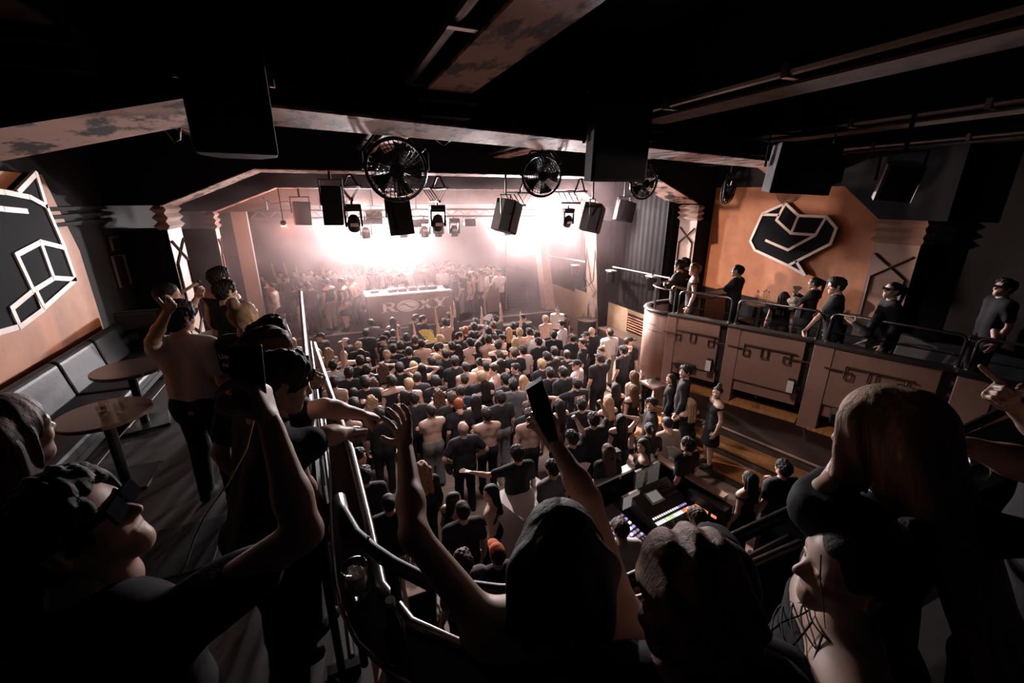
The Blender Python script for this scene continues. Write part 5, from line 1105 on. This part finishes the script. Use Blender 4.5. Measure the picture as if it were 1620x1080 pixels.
CROWD = """
507 533 tr ck b k|502 557 st ln c k|519 556 st wn c d|547 541 tr cw b k|544 562 st z t k|567 548 st sl b k|579 527 st s b k|587 511 st s g k|571 558 st lk t k|607 538 tr ck b k|527 578 ou s w k|570 571 st s b k|621 507 st lk t k|612 531 st s b k|622 527 st f b k|643 534 au s b k|633 547 st cu b k|622 552 st s b d|612 562 st sl b k|580 585 st s b k|605 580 hb wb c k|632 582 st cu b k|658 503 tl cu j k|669 505 tl s j k|667 544 st s 0 k|657 538 st sb b k|681 529 ou s t k|697 537 st sl 0 k|695 550 tl cu 0 d|704 510 au s 0 k|711 499 ou s b k|683 572 st s b k|691 565 st ln c k|654 578 st ln c k|667 582 hb lk c k|660 597 st f f k|528 605 st s 0 k|578 605 st cu b k|590 604 st wb t k|620 603 st s t k|647 608 st sl 0 k|689 603 st cu b k|693 623 cl wb x k|587 633 st wn t k|682 650 fo f 0 g|715 630 st sb b k|727 642 dn sr b k|720 572 st s b k|725 551 st lk t k|715 548 st s b k|647 556 st f b k|727 532 tl s b k|737 523 st sr b k|744 542 st s 0 k|746 530 st s g k|750 517 hb cu f k|752 509 ou s b k|784 504 ou ck g k|773 523 pb s b k|781 515 st sb b k|772 537 pb s 0 k|788 546 st s t k|795 536 tr s 0 k|805 523 st ln t k|812 516 ou s b k|822 526 st sl 0 k|827 503 tl s b k|837 525 dr s 0 k|849 530 st s w k|863 505 st sl 0 k|889 514 tr s w k|906 535 st s b k|928 531 tr ck b d|922 543 tr s b k|937 524 st z b k|852 541 st s b k|827 554 st s p k|814 558 st sb b k|790 562 st ck t k|792 574 st lk t k|758 573 hh bu c k|737 581 st f 0 k|782 585 tr s 0 k|816 583 tr s b k|762 596 st sl b k|735 600 ao ck b k|857 576 st sl b k|877 556 st s b d|897 561 st f b k|865 564 st s b k|913 577 tr ck p k|891 589 dr s b k|767 608 st lk t k|828 601 st ln t k|812 609 st s g d|730 618 st f n k|792 629 st cu b g|913 607 ao cu b d|770 656 fo s 0 k|838 657 st s 0 k|835 646 st sb b k|965 526 dr f w e|995 540 tl ck b k|987 554 hh s b k|951 556 tr f b k|949 567 fu ck b k|1029 563 dr f w k|1003 594 st lw e k|1002 616 st lw t s|974 613 st lk r k|962 635 st ln t k|1062 599 tr lk j k|1085 588 tr s j k|1032 639 tr s b k|1092 638 cl ln t k|1136 620 tr bu r s|939 664 fu s b k|983 664 hh lk t d|905 693 fu s n k|819 718 ao cu b k|874 741 st s g d|962 713 st lw b k|1018 704 tr lk t k|1028 678 st ta b k|1059 672 dn f e d|1089 704 st s b k|733 678 hp z b k|668 741 st wn j k|566 722 tl s b k|615 796 st f n k|718 791 tl lk t k|732 808 st f b k|777 779 tr lk c k|733 889 st sb g k|787 877 st co b k|1240 741 dr s b d|1187 757 st lk t k|577 752 dr s b k|985 843 dn sb w k|1110 822 dn sb b k
463 540 st ln t k|489 553 st sl b k|552 590 st s b k|560 622 st lk t k|600 655 st s b k|548 655 st s t k|655 630 st s b k|752 632 st lk t k|800 600 st s b k|842 612 st lk t k|870 590 st s b k|757 545 st lk t k|815 540 st ln t k|876 530 st s b k|880 572 st lk t k|770 580 st s 0 k|705 560 st s b k|640 625 st lk t k|560 640 st s b k|920 640 st s b k|885 640 st lk t k
"""
STEP = {(1136, 620): .42, (1085, 588): .42, (1062, 599): .21}
def place(s, zf, zn=None, rots=.25, base=0., big=1.):
    for line in s.strip().replace('\n', '|').split('|'):
        x, y, p, h, t, b_ = line.split()[:6]; x, y = float(x), float(y); fem = h in ('lk', 'ln', 'lw', 'wn', 'wb', 'bu', 'ta')
        sc = (.94 if fem else 1.0)*(rnd.uniform(.97, 1.04) if big == 1 else big); w = on_z(x, y, zf+1.63*sc)
        r = rnd.uniform(-rots, rots)+base; r += {'tr': .9, 'tl': -.9}.get(p, 0)
        if zf == 1.0:
            yy = min(max(w[1], 15.3), 18.4); w = on_y(x, y, yy) if yy != w[1] else w
        zz = STEP.get((int(x), int(y)), zf)
        if zz != zf: w = on_z(x, y, zz+1.63*sc)
        person((w[0], w[1], zz), p, h, t, b_, r, sc, zn or zone_of(w[0], w[1]))
place(CROWD, 0.)
# two people standing higher by the lit orange wall, one on the wall steps
for x, y, p, h, t, lab in ((882, 490, 'st', 'ck', 'w', .35), (893, 500, 'tl', 's', 'f', .3)):
    w = on_y(x, y, 13.3); person((w[0], 13.3, 0.0), p, h, t, 'k', 2.6, (w[2])/1.63, 'by cloth table')
# stage guests (deck 1.0 m, riser behind the booth 1.45 m)
STAGE_L = """
415 437 tr lk t k|428 467 tr cw e k|431 455 tr s w k|451 441 tl s b k|474 452 cl f j l|487 455 cl s f k|494 448 st lk t k|517 446 st ck t e|541 452 st s r k|551 446 tr lk t k|560 442 ll s 0 k
"""
STAGE_B = """
444 430 au s w k|479 428 ou lk t k|467 432 st s b k|492 430 st s w k|500 437 st s b k|508 432 tl ln wt k|520 430 ou s b k|530 434 st s b k|543 430 st ln t k|556 428 st s w k|568 430 au s w k|578 425 st ln wt k|590 428 ou s b k|600 424 st s w k|612 428 st lk t k|624 424 st ln wt k|648 424 st s w k|663 424 st s g k|672 417 ou sl w k|684 421 st s b k|695 423 st ln t k|700 427 st s w k|709 415 fu s w k|716 421 st s b k|729 421 st cu wt k|742 423 st ck b k
"""
STAGE_R = """
717 434 dr ck j k|723 441 st lk t k|729 432 cl s w k|736 433 tr s b k|741 440 st s 0 k|748 432 st ln wt k|746 443 st cw 0 k|753 437 st lk t k|759 436 st s wt k|764 430 st s w k|768 424 tr s b k|772 428 st ln t k|775 424 st f w k|780 425 tr s b k|765 442 dr s w e|790 431 ho s w k|757 428 st s b k|735 425 st s t k
"""
place(STAGE_L, 1.0, 'on stage at left', .4, PI*.9-1.9)
place(STAGE_R, 1.0, 'on stage at right', .5, PI*.55)
place(STAGE_B, 1.0, 'on stage behind booth', .5, PI)
w = on_y(634, 437, 16.45); djp = person((w[0], 16.45, 1.0), 'ho', 's', 'b', 'k', PI, (w[2]-1.0)/1.63, 'at the booth on stage')
mb = MB(); hp_ = [(.08*math.sin(a)**3*1.25, .005*(13*math.cos(a)-5*math.cos(2*a)-2*math.cos(3*a)-math.cos(4*a))*1.25) for a in np.linspace(0, 2*PI, 25)[:-1]]
mb.prism([(x, .158, 1.27+z) for x, z in hp_], (0, -.03, 0)); mb.build('heart_print', M['pillar'], djp)
# right balcony guests (floor 2.25 m)
BAL = """
1076 420 fo s j k|1084 416 dr s j k|1100 426 dr sl t d|1168 428 ho f b k|1290 447 cl ta j k
"""
place(BAL, 2.1, 'on the right balcony', .3, .5, 1.06)
# unique labels: same words within a zone get an order from left to right in the photo
def scr(o):
    d = np.array(o.location)-CAM; d[2] += 1.6 if o.type == 'MESH' else 0; return 810+680*(d@Rv)/(d@Fv)
def finish_labels():
    ORD = ['first', 'second', 'third', 'fourth', 'fifth', 'sixth', 'seventh', 'eighth', 'ninth', 'tenth', 'eleventh', 'twelfth', 'thirteenth', 'fourteenth', 'fifteenth', 'sixteenth', 'seventeenth', 'eighteenth', 'nineteenth', 'twentieth']
    g = {}
    for o, b_, z in PEOPLE: g.setdefault((b_, z), []).append(o)
    for (b_, z), os_ in g.items():
        os_.sort(key=scr)
        for i, o in enumerate(os_):
            b_ = b_.replace('phone in hands', 'with phone'); o['label'] = f'{b_}, {z}' if len(os_) == 1 else f'{b_}, {z}, {ORD[i]} from left'
            o['group'] = ('guests ' if o.type == 'MESH' else 'phones held ')+('on stage' if 'on stage' in z else ('on the balcony' if z == 'on the right balcony' else 'on the dance floor'))
finish_labels()
# hand fans of the crowd
def hand_fan(p, r, lab, col, yaw=0., roll=0., span=2.6, tiltb=0.):
    t = thing('hand_fan', lab, 'fan', p); t.rotation_euler = (tiltb, roll, yaw); n = 14
    for k in range(n):
        a0, a1 = -span/2+span*k/n, -span/2+span*(k+1)/n; y0, y1 = (.004, -.004) if k % 2 else (-.004, .004)
        MB().prism([(r*.3*math.sin(a0), y0, r*.3*math.cos(a0)), (r*.3*math.sin(a1), y1, r*.3*math.cos(a1)), (r*math.sin(a1), y1, r*math.cos(a1)), (r*math.sin(a0), y0, r*math.cos(a0))], (0, .0015, 0)).build('fan_fold', M['paper'], t, color=col)
        MB().tube([(0, 0, 0), (r*.96*math.sin(a0), y0, r*.96*math.cos(a0))], .0035, 4).build('rib', M['paint'], t, color=tuple(c*.8 for c in col))
    return t
hand_fan(on_z(672, 536, 1.9), .26, 'yellow open hand fan held up before the booth', (.8, .6, .2), -.3, .7)
hand_fan(on_z(739, 506, 1.75), .26, 'large black open hand fan held up below the fence on stage', (.02, .02, .022), -.3, -.5)
hand_fan(on_z(776, 508, 1.95), .22, 'white half open hand fan near the stage steps', (.85, .82, .8), -.3, -.5, 1.5)
hand_fan(on_z(1058, 728, 1.35), .25, 'white open hand fan at the corner of the desk enclosure', (.85, .82, .82), -.3, .9, 2.2)
hand_fan(on_z(924, 752, 1.2), .24, 'white hand fan at the left end of desk enclosure', (.8, .76, .72), -.4, -.4, 1.6)
hand_fan(on_y(485, 470, 16.0), .24, 'pale open hand fan on the left part of stage', (.8, .72, .6), .2, -.4)
# ------------------------------------------------------------------ people near the camera and on the galleries (finer meshes)
AWAY = unit((Fv[0], Fv[1], 0)); RT = A3(Rv)
def yaw_of(f): return math.atan2(-f[0], f[1])
def near(label, head, f, top, bot, hair, haircol, floor, fem=False, arms=None, headdir=None, hr='relax', hl='relax', lean=0., bend=0., res=.013, hres=.0055, topcol=(.012, .012, .015), botcol=(.012, .012, .014), tone=1., sit=False, amp=None, group=None, fullh=None, thumbs=None, pm=None):
    rz = yaw_of(f); c, s = math.cos(rz), math.sin(rz); Rm = np.array([[c, -s, 0], [s, c, 0], [0, 0, 1]])
    hd = None if headdir is None else Rm.T@A3(headdir)
    P = pose(fem, lean=lean, bend=bend, hr=hr, hl=hl, headdir=hd, sit=sit)
    hl_ = P['head'][:3, 3].copy(); head = A3(head); fl = floor-(.42 if sit else 0)
    sc = (head[2]-fl)/hl_[2]; root = A3((*(head-Rm@hl_*sc)[:2], fl))
    tol = lambda p: Rm.T@(A3(p)-root)/sc
    for k, v in (arms or {}).items():
        P[k] = tol(v) if k[:2] in ('el', 'wr', 'sh') else Rm.T@A3(v)
        if k[:2] in ('wr',) and ('pm' not in (arms or {})): P['pm'+k[2]] = Rm.T@A3((arms or {}).get('pm'+k[2], -AWAY))
    if 'hdir' in P: pass
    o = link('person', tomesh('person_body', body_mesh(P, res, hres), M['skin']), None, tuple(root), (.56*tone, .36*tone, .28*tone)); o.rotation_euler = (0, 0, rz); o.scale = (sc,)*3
    tag(o, label, 'person', group)
    if top: link(GN[top] if top in GN else top, tomesh(top, cloth_mesh(top, P, res), M['cloth']), o, None, topcol)
    if bot and top != 'dress': link(GN[bot], tomesh(bot, cloth_mesh(bot, P, .018), M['cloth']), o, None, botcol)
    link('shoes', tomesh('shoes', cloth_mesh('shoes', P, .018), M['cloth']), o, None, (.02, .02, .022))
    if hair:
        h = link('cap' if hair == 'cap' else 'hair', hairobj(hair, .0065), o, None, haircol); h.matrix_local = MXT(P['head'])
    return o, P, Rm, root, sc
def shades(o, P, m='shine'):
    mb = MB()
    for x in (-1, 1): mb.cbox((x*.034, .103, .01), (.056, .008, .04)); mb.tube([(x*.062, .1, .018), (x*.085, .04, .015), (x*.088, -.02, .012)], .003, 5)
    mb.tube([(-.01, .105, .016), (.01, .105, .016)], .003, 5); g = mb.build('sunglasses', M[m], o); g.matrix_local = MXT(P['head']); return g
def eyes(o, P):
    for x in (-1, 1):
        g = MB().tube([(x*.045, .07, .03), (x*.03, .081, .034), (x*.016, .083, .031)], .003, 5).build('eyebrow', M['hair'], o, color=(.03, .02, .015)); g.matrix_local = MXT(P['head'])
        g = MB().tube([(x*.041, .08, .001), (x*.031, .085, .0), (x*.021, .083, .001)], .003, 5).build('eye', M['shine'], o); g.matrix_local = MXT(P['head'])
DK = (.018, .013, .011); BR = (.1, .055, .035)
FL = 3.05
# raised-arms person at the centre
wom, P, Rm, rt, sc = near('person with long dark hair raising both arms at the centre foreground', at(886, 868, .95), AWAY, 'tank', 'pants', 'veil', DK, FL, True,
    dict(elL=at(655, 846, 1.02), wrL=at(641, 705, 1.24), elR=at(930, 790, 1.12), wrR=at(881, 706, 1.24)), headdir=AWAY+A3((0, 0, .15)), hr='hold', hl='claw', res=.011, hres=.0045, tone=.7)
t = thing('folded_fan', 'black folded hand fan held up by the person with raised arms', 'fan', tuple(at(876, 692, 1.17)))
q = [V(*(at(x, y, a)-at(876, 692, 1.17))) for x, y, a in ((868, 700, 1.17), (884, 697, 1.17), (871, 640, 1.2), (857, 601, 1.22), (832, 617, 1.22), (846, 662, 1.19))]
for k in range(5): MB().prism([p+V(*(AWAY*.006*k)) for p in q], tuple(AWAY*.004)).build('fan_stick', M['paint'], t, color=(.012, .012, .014))
# two heads at the bottom centre
near('person with tousled brown hair seen from behind at the bottom, nearest the camera', at(1090, 955, .8), AWAY, 'tee', 'pants', 'tousled', (.24, .13, .085), FL, False, res=.016, hres=.006)
o, P, _, _, _ = near('person in a black cap standing just behind the tousled brown head', at(1140, 930, 1.0), AWAY+RT*.3, 'longtee', 'pants', 'cap', (.01, .01, .012), FL, False, res=.016, hres=.006)
# profile at the lower right
o, P, Rm, rt, sc = near('person with pulled back dark hair in profile, facing left, at the lower right', at(1345, 905, .95), -RT*.9+AWAY*.35, 'tank', 'pants', 'bun', DK, FL-.1, True, headdir=-RT*.95+AWAY*.25+A3((0, 0, .02)), res=.011, hres=.004, tone=.7)  # skin colour lowered to dim the stage light on face and neck
eyes(o, P)
fn = MB(); ch, sh_ = P['chest'], P['shL']; fr, sxv = P['front'], unit(P['shR']-P['shL'])
for k, (t_, rx, ry) in enumerate(((.0, .075, .07), (.03, .105, .082), (.06, .15, .097), (.09, .185, .112), (.13, .195, .128), (.17, .19, .135))):
    fn.tube([P['neck']-P['upv']*t_+sxv*rx*math.cos(a)+fr*(ry*math.sin(a)+.01) for a in np.linspace(0, 2*PI, 25)[:-1]], .0025, 4, closed=True)
for a in np.linspace(0, 2*PI, 15)[:-1]:
    fn.tube([P['neck']-P['upv']*t_+sxv*rx*math.cos(a)+fr*(ry*math.sin(a)+.01) for t_, rx, ry in ((.0, .075, .07), (.03, .105, .082), (.06, .15, .097), (.09, .185, .112), (.13, .195, .128), (.17, .19, .135))], .0025, 4)
for sd in 'LR':
    a0, e0 = P['sh'+sd], P['el'+sd]; d = unit(e0-a0); u1 = unit(np.cross(d, (0, 1, .2))); u2 = np.cross(d, u1)
    for t_ in np.linspace(.0, .9, 8): fn.tube([a0+(e0-a0)*t_+(u1*math.cos(b)+u2*math.sin(b))*(.056-.01*t_) for b in np.linspace(0, 2*PI, 17)[:-1]], .0022, 4, closed=True)
    for b in np.linspace(0, 2*PI, 9)[:-1]: fn.tube([a0+(u1*math.cos(b)+u2*math.sin(b))*.057, e0+(u1*math.cos(b)+u2*math.sin(b))*.045], .0022, 4)
o2 = fn.build('fishnet_sleeves', M['cloth'], o, color=(.01, .01, .01)); o2['kind'] = 'stuff'
hm = MB().tube([(-.05, .096, .075), (-.062, .09, .02), (-.068, .07, -.05), (-.066, .05, -.12)], [.0018, .0018, .0015, .001], 5).build('loose_strand', M['hair'], o, color=DK); hm.matrix_local = MXT(P['head'])
# phone raiser on the left
ea, wa = at(480, 842, .98), at(427, 668, 1.0)
man, P, Rm, rt, sc = near('person in sunglasses at the lower left raising a phone, face turned right', at(122, 838, .92), AWAY+RT*.25, 'tee', 'pants', 'curly', (.02, .014, .012), FL-.02, False,
    dict(elR=ea, wrR=wa, pmR=-RT), headdir=RT*.85+AWAY*.35+A3((0, 0, .38)), hr='hold', res=.011, hres=.004, tone=.75)
shades(man, P)
t = thing('phone', 'phone held up by the person in sunglasses at lower left', 'phone', tuple(at(392, 600, 1.0)), yaw_of(AWAY+RT*.1)); t.rotation_euler = (-.25, -.06, yaw_of(AWAY-RT*.0))
MB().box((-.04, -.004, -.08), (.04, .005, .08)).build('case', M['black'], t, bevel=.004); MB().box((-.036, -.006, -.075), (.036, -.0035, .075)).build('display', M['phone'], t)
MB().box((-.03, -.0065, -.055), (.03, -.006, -.035)).build('lit_strip', M['lowwall'], t)
hose('charging_cable', [at(404, 640, 1.0), at(400, 670, 1.0), at(390, 710, 1.0), at(360, 765, .98), at(325, 815, .96), at(308, 850, .95), at(295, 890, .94), at(280, 915, .93)], .0022, 'thin pale cable hanging from the raised phone at lower left', 'cablew', 6)
# leaning pair by the left railing
near('person leaning over the left railing with both fists stretched out', at(446, 606, 1.68), RT*.75+AWAY*.65, 'tee', 'pants', 'short', (.05, .03, .02), FL, False,
    dict(elR=at(515, 690, 1.72), wrR=at(552, 683, 1.85), elL=at(512, 645, 1.85), wrL=at(570, 655, 1.98), pmR=(0, 0, -1), pmL=(0, 0, -1)), headdir=RT*.8+AWAY*.5+A3((0, 0, -.35)), hr='fist', hl='fist', lean=.25, res=.012, hres=.005)
near('person with wavy brown hair bent behind the outstretched fists', at(424, 566, 2.05), AWAY+RT*.4, 'tee', 'pants', 'tousled', (.13, .06, .035), FL-.1, False, lean=.15, res=.015, hres=.006)
near('person with black hair at left railing below the black hand fan', at(428, 536, 2.75), AWAY+RT*.5, 'longtee', 'pants', 'short', DK, 2.75, False, dict(elR=at(455, 575, 2.6), wrR=at(490, 592, 2.6)), hr='fist', lean=.1, res=.016, hres=.007)
o, P, Rm, rt, sc = near('person with blond bun in a black lettered T-shirt at left railing', at(387, 500, 3.5), AWAY+RT*.15, 'tee', 'pants', 'bun', (.45, .3, .2), 2.65, True, res=.016, hres=.007)
def text(s, size, parent, loc, m, name='lettering', col=None, rot=(PI/2, 0, 0)):
    cu = bpy.data.curves.new('txt', 'FONT'); cu.body = s; cu.size = size; cu.extrude = .001; cu.align_x = 'CENTER'
    to = bpy.data.objects.new('txt', cu); COL.objects.link(to); bpy.context.view_layer.update()
    me = bpy.data.meshes.new_from_object(to.evaluated_get(bpy.context.evaluated_depsgraph_get())); bpy.data.objects.remove(to); me.materials.clear(); me.materials.append(M[m])
    ob = link(name, me, parent, loc, col); ob.rotation_euler = rot; return ob
text('Under', .06, o, (-.08, -.135, 1.33), 'sign'); text('neral Mo', .06, o, (-.03, -.138, 1.265), 'sign')
t = hand_fan(at(436, 528, 3.3), .16, 'black open hand fan raised above the left railing', (.015, .015, .018), yaw_of(AWAY), -.5, 1.8)
near('taller person in a sleeveless top at the far end of left gallery', at(348, 440, 5.4), AWAY+RT*.3, 'tank', 'pants', 'curly', DK, 2.65, False, res=.018, hres=.009, topcol=(.02, .02, .024))
near('shorter person in a navy T-shirt at the far end of left gallery', at(358, 461, 4.9), AWAY+RT*.5, 'tee', 'pants', 'short', DK, 2.65, False, res=.018, hres=.009, topcol=(.02, .022, .03))
near('person in a white T-shirt with a hand raised to the face at left gallery', at(284, 503, 3.5), AWAY-RT*.05, 'tee', 'pants', 'curly', DK, 2.65, False, dict(elL=at(243, 535, 3.3), wrL=at(265, 492, 3.15)), hl='relax', headdir=AWAY+RT*.2, res=.014, hres=.006, topcol=(.6, .55, .52))
near('person in a dark jacket beside the left wall, facing right', at(268, 468, 4.5), RT*.8+AWAY*.5, 'longtee', 'pants', 'fade', DK, 2.65, False, dict(elR=at(296, 500, 4.4), wrR=at(312, 470, 4.4)), hr='hold', res=.016, hres=.008)
t = thing('pale_bar', 'short pale bar pointing up beside the jacketed person at left', 'bar', tuple(at(288, 462, 4.4))); d_ = V(*(at(314, 446, 4.4)-at(288, 462, 4.4))); MB().tube([(0, 0, 0), d_], .016, 8).build('bar', M['white'], t); MB().tube([d_, d_*1.1], .02, 8).build('end_cap', M['iron'], t)
near('person with long brown hair at the left photo edge, close to the camera', at(8, 690, 1.2), AWAY+RT*.2, 'longtee', 'pants', 'veil', (.1, .05, .04), FL, True, res=.016, hres=.007)
# blond leaning person and reaching arm on the right
bl_, P, Rm, rt, sc = near('person with long blond hair in a dark jacket leaning on the right rail', at(1405, 690, 1.05), AWAY*.8-RT*.55, 'longtee', 'pants', 'curtain', (.42, .26, .16), FL, True,
    dict(elL=at(1292, 805, 1.02), wrL=at(1318, 755, 1.08), elR=at(1500, 835, 1.0), wrR=at(1620, 850, .95)), headdir=AWAY*.75-RT*.55+A3((0, 0, -.25)), res=.011, hres=.005, lean=.08, tone=.95)
near('person at the right photo edge reaching a bare forearm to the left', at(1790, 640, 1.25), -RT*.8+AWAY*.5, 'tank', 'pants', 'short', DK, FL, False,
    dict(elL=at(1640, 742, 1.12), wrL=at(1530, 705, 1.18), elR=at(1660, 690, 1.5), wrR=at(1600, 640, 1.5), pmL=(0, 0, -1)), hr='point', hl='relax', res=.013, hres=.005, tone=.6)  # skin colour darkened so the hand keeps the shade of a silhouette
# right balcony guests
near('person with dark quiff in a black T-shirt looking down over the balcony rail', on_z(1322, 452, 3.9), -RT*.6+AWAY*.5, 'tee', 'pants', 'curly', DK, 2.1, False, dict(elL=on_z(1300, 497, 3.4), wrL=on_z(1275, 522, 3.2)), headdir=-RT*.9+AWAY*.2+A3((0, 0, -.15)), res=.016, hres=.007, hl='relax', lean=.12)
o, P, Rm, rt, sc = near('person with long dark ponytail and dark glasses on the balcony, facing left', on_z(1412, 459, 3.93), -RT*.8+AWAY*.35, 'longtee', 'wide', 'tail', DK, 2.1, True, dict(elR=on_z(1372, 528, 3.35), wrR=on_z(1352, 512, 3.45)), headdir=-RT*.95+AWAY*.1+A3((0, 0, .15)), res=.016, hres=.007, hr='open'); shades(o, P)
mb = MB(); mb.tube([P['pelvis']+A3((.135*math.cos(a), .115*math.sin(a), .05)) for a in np.linspace(0, 2*PI, 21)[:-1]], .012, 6, closed=True).build('belt', M['chrome'], o)
o, P, Rm, rt, sc = near('person with clear glasses in a black T-shirt at the far right of the balcony', on_z(1588, 455, 4.08), -RT*.8+AWAY*.3, 'tee', 'pants', 'short', DK, 2.4, False, dict(elR=on_z(1575, 540, 3.35), wrR=on_z(1545, 535, 3.4)), headdir=-RT*.95+AWAY*.1+A3((0, 0, .1)), res=.016, hres=.007); shades(o, P)
w = on_x(1240, 470, 8.75); near('seated person with long dark hair and bare arms at the balcony tables', w, RT*.3+AWAY*.6, 'tank', 'pants', 'long', DK, w[2]-1.2, True, sit=True, res=.018, hres=.008)
t = thing('feather_fan', 'fluffy pale fan held near the seated person on the balcony', 'fan', tuple(on_x(1256, 482, 8.3)))
s_ = Sdf(); 
for k in range(14): a = k*.45-1.5; s_.cap((0, 0, -.05), (.09*math.sin(a*.8), .03*math.cos(k*2.1), .1*math.cos(a*.4)), .02, .055, .02)
link('feathers', tomesh('feathers', s_.mesh(.012, (), lambda X, Y, Z: .008*np.sin(X*120)*np.sin(Z*110+Y*60)), M['paper']), t, None, (.55, .5, .47)); MB().tube([(0, 0, -.05), (0, 0, -.2)], .01, 6).build('handle', M['black'], t)
hand_fan(on_x(1259, 464, 8.9), .16, 'small patterned hand fan raised beside the fluffy fan', (.3, .27, .26), -.9, .1, 1.2)
w = on_z(1588, 455, 4.08); t = thing('podium', 'low dark podium under the person with clear glasses on the balcony', 'podium', (w[0], w[1], 2.1)); MB().box((-.4, -.4, 0), (.4, .4, .27)).build('frame', M['lowwall'], t); MB().box((-.42, -.42, .27), (.42, .42, .3)).build('top_board', M['lowwall'], t)
# prints on shirts of the crowd
def find(x, y):
    return min((o for o, _, _ in PEOPLE if o.type == 'MESH'), key=lambda o: abs(scr(o)-x)+abs(o.location.y-on_z(x, y, 1.63)[1])*200)
p = find(913, 607)
mb = MB()
for a, b_ in (((-.13, .98), (.13, 1.0)), ((-.13, 1.38), (.13, 1.4)), ((-.13, .98), (-.11, 1.4)), ((.11, .98), (.13, 1.4))): mb.box((a[0], -.148, a[1]), (b_[0], -.13, b_[1]))
mb.lathe([(.05, -.008), (.05, .008)], 14, (0, -.142, 1.24), Matrix.Rotation(PI/2, 3, 'X')); mb.box((-.05, -.148, 1.06), (.06, -.134, 1.09)); mb.build('back_print', M['soffit'], p)
p = find(727, 642); mb = MB()
for k in range(6): mb.box((-.05+.01*(k % 2), -.15, 1.34-k*.06), (.05-.012*(k % 3), -.13, 1.37-k*.06))
mb.build('back_print', M['pillar'], p)
p = find(995, 540); mb = MB()
for k in range(3): mb.box((-.1, -.15, 1.12-k*.05), (.1-.03*k, -.13, 1.145-k*.05))
mb.build('back_print', M['white'], p)
